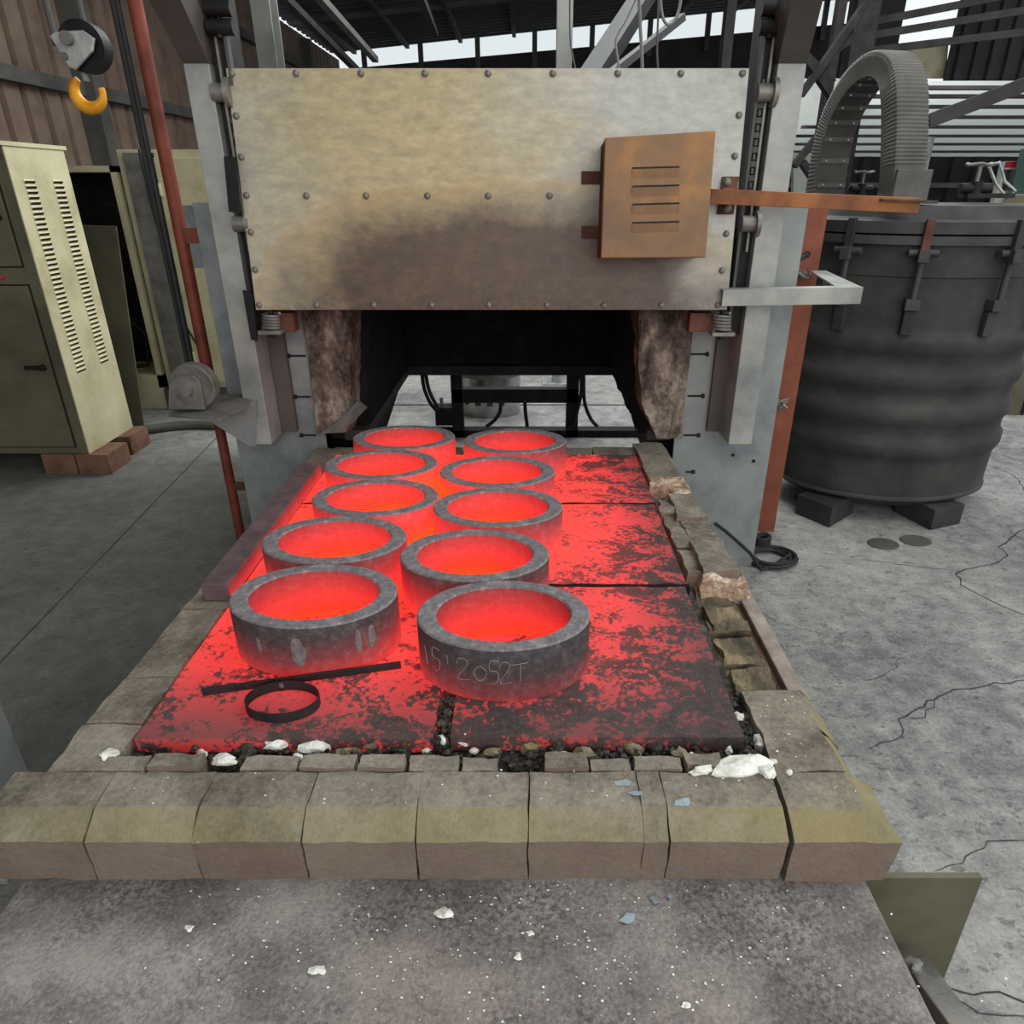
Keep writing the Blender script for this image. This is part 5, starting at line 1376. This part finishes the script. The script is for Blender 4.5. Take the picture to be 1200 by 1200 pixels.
MB().ab((p.x, YM - 0.02, max(0.05, p.z)), (q.x, YM + 0.1, q.z)).build('junction_box', M['black_steel'], mf, bevel=0.004)
MB().cyl(PY(518, 478, YM), PY(517, 466, YM), 0.012, 8).build('cable_gland', M['steel'], mf)
for pts in (((494, 434), (497, 455), (504, 472), (512, 482)), ((498, 434), (503, 458), (514, 480)), ((587, 470), (586, 482), (580, 492), (570, 500)), ((615, 470), (616, 485), (618, 500)), ((681, 434), (681, 460), (677, 480), (672, 500)), ((684, 434), (685, 470), (692, 490), (700, 500))):
    MB().tube(catmull([PY(a, b_, YM - 0.02) for a, b_ in pts], 5), 0.013, 7).build('cable', M['cable'], mf, True)
# silver drum
yd = 5.28; rd = PY(612, 470, yd).x - PY(574, 470, yd).x
dp = Vector((PY(574, 470, yd).x, yd, 0))
dm = thing('silver_drum', 'shiny silver drum on the bright floor beyond the furnace', 'drum', dp)
MB().lathe([(0.0, 0.0), (rd * 0.92, 0.0), (rd * 0.94, 0.02), (rd * 0.94, 0.46), (rd, 0.47), (rd, 0.49), (rd * 0.94, 0.50), (rd * 0.94, 0.62), (rd, 0.63), (rd, 0.65), (rd * 0.94, 0.66), (rd * 0.94, 0.84), (0, 0.85)], dp, 48, 1.0, 1 / ASPECT).build('body', M['silver'], dm, True)
for k in range(4):
    a = R(-42 + 22 * k)
    c = dp + Vector((rd * 0.945 * math.sin(a), -rd * 0.945 / ASPECT * math.cos(a), 0.12))
    MB().box(c, (0.045, 0.01, 0.05)).build('stencil_mark', M['dark_paint_shade'], dm)
MB().lathe([(rd * 0.90, 0.30), (rd * 0.955, 0.30), (rd * 0.955, 0.44), (rd * 0.90, 0.44)], dp, 48, 1.0, 1 / ASPECT, True).build('dark_reflection', M['steel'], dm, True)  # dark reflection in the shiny drum, painted as a band
MB().lathe([(rd * 0.90, 0.848), (rd * 1.02, 0.848), (rd * 1.02, 0.875), (rd * 0.90, 0.875)], dp, 48, 1.0, 1 / ASPECT, True).build('rim_band', M['galv'], dm, True)
# pale pipe standing far right of the drum
p = PZ(656, 448, 0.0)
pp = thing('pipe_stub', 'pale round pipe standing on a base plate far behind the drum', 'pipe', (p.x, p.y, 0))
MB().cyl((p.x, p.y, 0.012), (p.x, p.y, 1.1), 0.075, 20).build('tube', M['galv'], pp, True)
MB().ab((p.x - 0.16, p.y - 0.12, 0), (p.x + 0.16, p.y + 0.12, 0.012)).build('base_plate', M['galv'], pp)

# ================================================================== UPPER BACKGROUND
# stanchions behind the door
def column(px0, px1, Y, m, label, top=4.5):
    x0, x1 = PY(px0, 40, Y).x, PY(px1, 40, Y).x
    o = thing('steel_column', label, 'column', ((x0 + x1) / 2, Y, 0))
    w_ = x1 - x0
    MB().ab((x0, Y, 0), (x1, Y + 0.02, top)).build('flange', m, o)
    MB().ab(((x0 + x1) / 2 - 0.01, Y + 0.02, 0), ((x0 + x1) / 2 + 0.01, Y + 0.2, top)).build('web', m, o)
    MB().ab((x0, Y + 0.2, 0), (x1, Y + 0.22, top)).build('flange', m, o)
    return o
column(298, 320, 6.6, M['pale_beam'], 'pale steel stanchion rising behind the left of the furnace door', 4.4)
column(653, 671, 6.6, M['pale_beam'], 'pale steel stanchion rising behind the middle of the furnace door', 4.55)
column(849, 860, 12.5, M['beam'], 'dark steel stanchion in the far bay, right of the door top', 5.2)
# hanging ropes and wires
def hang(name, pts, Y, r, label, m='beam'):
    o = MB().tube(catmull([PY(a, b_, Y) for a, b_ in pts], 5), r, 6).build(name, M[m], None, True)
    return tag(o, label, 'rope')
hang('hanging_rope', [(753, 95), (752, 60), (750, 25), (748, -30)], 4.9, 0.010, 'pale rope hanging straight down behind the door, right of centre', 'pale_beam')
hang('hanging_rope', [(772, 95), (770, 60), (771, 25), (773, -30)], 5.0, 0.006, 'thin dark rope hanging beside the pale rope behind the door')
hang('hanging_rope', [(798, -30), (797, 5), (790, 25), (781, 28), (775, 12), (773, -30)], 4.9, 0.009, 'slack loop of cable hanging behind the top of the door', 'pale_beam')
hang('hanging_rope', [(727, 95), (724, 70), (722, 45), (735, 20), (758, -30)], 5.1, 0.007, 'thin wire running diagonally up from the door top', 'pale_beam')
hang('hanging_rope', [(678, 95), (672, 70), (668, 40), (668, -30)], 5.1, 0.005, 'fine wire hanging by the middle stanchion')
# hoist beam running diagonally behind the door
hbm = MB().bar(PY(690, 95, 5.6), PY(790, -60, 7.2), 0.16, 0.10).build('hoist_beam', M['rubber'])
tag(hbm, 'dark sloping hoist beam behind the top of the door', 'beam')
hb2 = MB().bar(PY(705, 95, 5.5), PY(800, 20, 6.4), 0.05, 0.05).build('brace_bar', M['dark_clad'])
tag(hb2, 'slim pale brace bar beside the sloping hoist beam', 'brace')
# roof bars seen above the door, left
for k, (a, b_) in enumerate((((326, -10), (420, 84)), ((368, -10), (440, 70)), ((490, -10), (510, 40)))):
    o = MB().bar(PY(a[0], a[1], 6.0), PY(b_[0], b_[1], 8.4), 0.06, 0.05).build('roof_brace', M['black_steel' if k != 1 else 'beam'])
    tag(o, ('dark diagonal roof brace above the left of the door', 'pale diagonal roof brace above the left of the door', 'short dark roof brace above the middle of the door')[k], 'brace')

# lattice column on the right
YL = 7.2
lt = thing('lattice_column', 'black lattice steel column behind the ribbed duct', 'column', (PY(985, 200, YL).x, YL, 0))
x0 = PY(1010, 60, YL).x; x1 = PY(984, 60, YL).x
MB().ab((x0 - 0.10, YL, 0), (x0 + 0.10, YL + 0.12, 4.9)).build('chord', M['black_steel'], lt)
MB().ab((x1 - 0.07, YL, 0), (x1 + 0.0, YL + 0.1, 4.9)).build('chord', M['black_steel'], lt)
xw = PY(945, 120, YL).x
for a, b_ in (((938, 112), (1012, 8)), ((940, 62), (975, 98)), ((930, 195), (998, 110)), ((940, 190), (980, 250)), ((975, 62), (1005, 40)), ((945, 70), (1000, 150))):
    YL2 = YL - 0.03 - 0.0004 * a[0] - 0.0007 * a[1]
    MB().bar(PY(*a, YL2), PY(*b_, YL2), 0.05, 0.09, (0, 1, 0)).build('lacing_bar', M['black_steel'], lt)
# right hall: dark clad panel with window, lean-to with translucent roof, post
YD = 14.0
w0, w1 = PY(1113, 60, YD), PY(1290, 60, YD)
zb_ = PY(1150, 98, YD).z
corrugated((w0.x, YD, zb_), (w1.x + 4.0, YD, zb_), (0, 0, 2.6), (0, -1, 0), 0.28, 0.05, 'wall_right_upper', M['dark_clad'])
w2 = PY(1022, 60, YD)
wp = struct(MB().ab((w2.x - 0.5, YD, PY(1040, 82, YD).z - 0.1), (w0.x - 0.9, YD + 0.05, 6.2)).build('wall_right_pier', M['dark_clad']))
yw = struct(MB().prism([PY(1040, 92, YD + 0.1), PY(1108, 92, YD + 0.1), PY(1112, 48, YD + 0.1), PY(1040, 52, YD + 0.1)], (0, 0.03, 0)).build('wall_far_pale', M['cream']))
for py0, py1 in ((45, 22), (62, 48), (30, 0)):
    a, b_ = PY(1000, py0, YD - 1.0), PY(1215, py1 - 12, YD - 1.0)
    o = MB().bar(a, b_, 0.08, 0.10).build('tie_beam', M['beam'])
    tag(o, {45: 'long thin tie beam crossing in front of the far window', 62: 'lowest tie beam above the ribbed duct', 30: 'topmost pale roof beam at the upper right'}[py0], 'beam')
# lean-to roof: translucent sheet over dark purlins, descending away from the hall
ya, yb_ = 6.3, 10.4
za = PY(1100, 100, ya).z; zb2 = PY(1100, 184, yb_).z
xa_, xb_ = 2.8, 13.0
lr = struct(MB().prism([(xa_, ya, za), (xb_, ya, za), (xb_, yb_, zb2), (xa_, yb_, zb2)], (0, 0.0, 0.03)).build('ceiling_lean_to', M['translucent']))
for k in range(9):
    t = k / 8; yy = ya + (yb_ - ya) * t ** 1.25; zz = za + (zb2 - za) * t ** 1.25
    MB().ab((xa_, yy - 0.04, zz - 0.03), (xb_, yy + 0.04, zz - 0.005)).build('purlin', M['beam'], lr)
raf = MB().bar(PY(1088, 142, 6.2), PY(1230, 88, 6.15), 0.07, 0.10).build('rafter', M['dark_clad'])
tag(raf, 'single rafter running down to the pale post at right', 'beam')
wlow = corrugated((xa_, yb_ - 0.1, 0), (xb_, yb_ - 0.1, 0), (0, 0, zb2), (0, -1, 0), 0.30, 0.05, 'wall_far_right', M['dark_clad'])
MB().ab((xa_, yb_ - 0.2, PY(1100, 217, yb_).z - 0.03), (xb_, yb_ - 0.12, PY(1100, 217, yb_).z + 0.03)).build('girt', M['pale_beam'], wlow)
ps = PY(1083, 180, 8.4)
psx = thing('tube_post', 'pale round tube post carrying the lean-to rafter behind the duct', 'post', (ps.x, 8.4, 0))
MB().cyl((ps.x, 8.4, 0), (ps.x, 8.4, 2.09), 0.07, 16).build('tube', M['galv'], psx, True)
MB().ab((ps.x - 0.12, 8.3, 0), (ps.x + 0.12, 8.5, 0.02)).build('base_plate', M['pale_beam'], psx)
# bright pale block wall left of the duct, seen past the right post
bw = struct(MB().prism([PY(930, 226, 10.1), PY(985, 226, 10.1), PY(985, 92, 10.1), PY(930, 92, 10.1)], (0, 0.1, 0)).build('wall_far_bright', M['white_paint']))

# white control panel with red header
Yc = 7.4
cpl = [PY(1171, 228, Yc), PY(1188, 228, Yc), PY(1193, 189, Yc), PY(1175, 189, Yc)]
x0 = (cpl[0].x + cpl[3].x) / 2; x1 = (cpl[1].x + cpl[2].x) / 2; zt_ = cpl[3].z
ctl = thing('control_panel', 'white control panel with red header and round meters at far right', 'control panel', ((x0 + x1) / 2, Yc, 0))
MB().ab((x0, Yc, 0.0), (x1, Yc + 0.08, zt_)).build('case', M['white_paint'], ctl, bevel=0.004)
MB().ab((x0 + 0.004, Yc - 0.006, zt_ - 0.055), (x1 - 0.004, Yc, zt_ - 0.003)).build('header', M['red_print'], ctl)
for i, (px, py) in enumerate(((1177, 201), (1183, 201), (1189, 201), (1177, 214), (1188, 214))):
    p = PY(px, py, Yc)
    MB().cyl((p.x, Yc - 0.012, p.z), (p.x, Yc, p.z), 0.021, 16).build('meter', M['dial'] if i < 3 else M['red_dial'], ctl, True)
tz = thing('teal_machine', 'teal painted machine housing cut by the right picture edge', 'machine', (PY(1215, 228, 6.9).x, 6.9, 0))
x0 = PY(1189, 200, 7.3).x
zt2 = PY(1196, 172, 6.9).z
MB().ab((x0, 6.9, 0), (x0 + 0.9, 7.3, zt2)).build('housing', M['teal'], tz, bevel=0.006)
MB().ab((x0 + 0.06, 6.885, 0.3), (x0 + 0.8, 6.9, zt2 - 0.1)).build('door', M['teal'], tz, bevel=0.004)
# olive box beyond the vessel lid
p0_, p1_ = PY(1173, 250, 5.7), PY(1215, 228, 5.2)
obx = thing('olive_housing', 'olive grey machine housing behind the vessel at the right edge', 'machine', (p0_.x + 0.4, 5.2, 0))
MB().ab((p0_.x, 5.2, 0), (p0_.x + 0.9, 5.7, p1_.z)).build('housing', M['olive'], obx, bevel=0.008)
MB().ab((p0_.x + 0.25, 5.19, 0.0), (p0_.x + 0.27, 5.2, p1_.z - 0.02)).build('seam', M['black_steel'], obx)
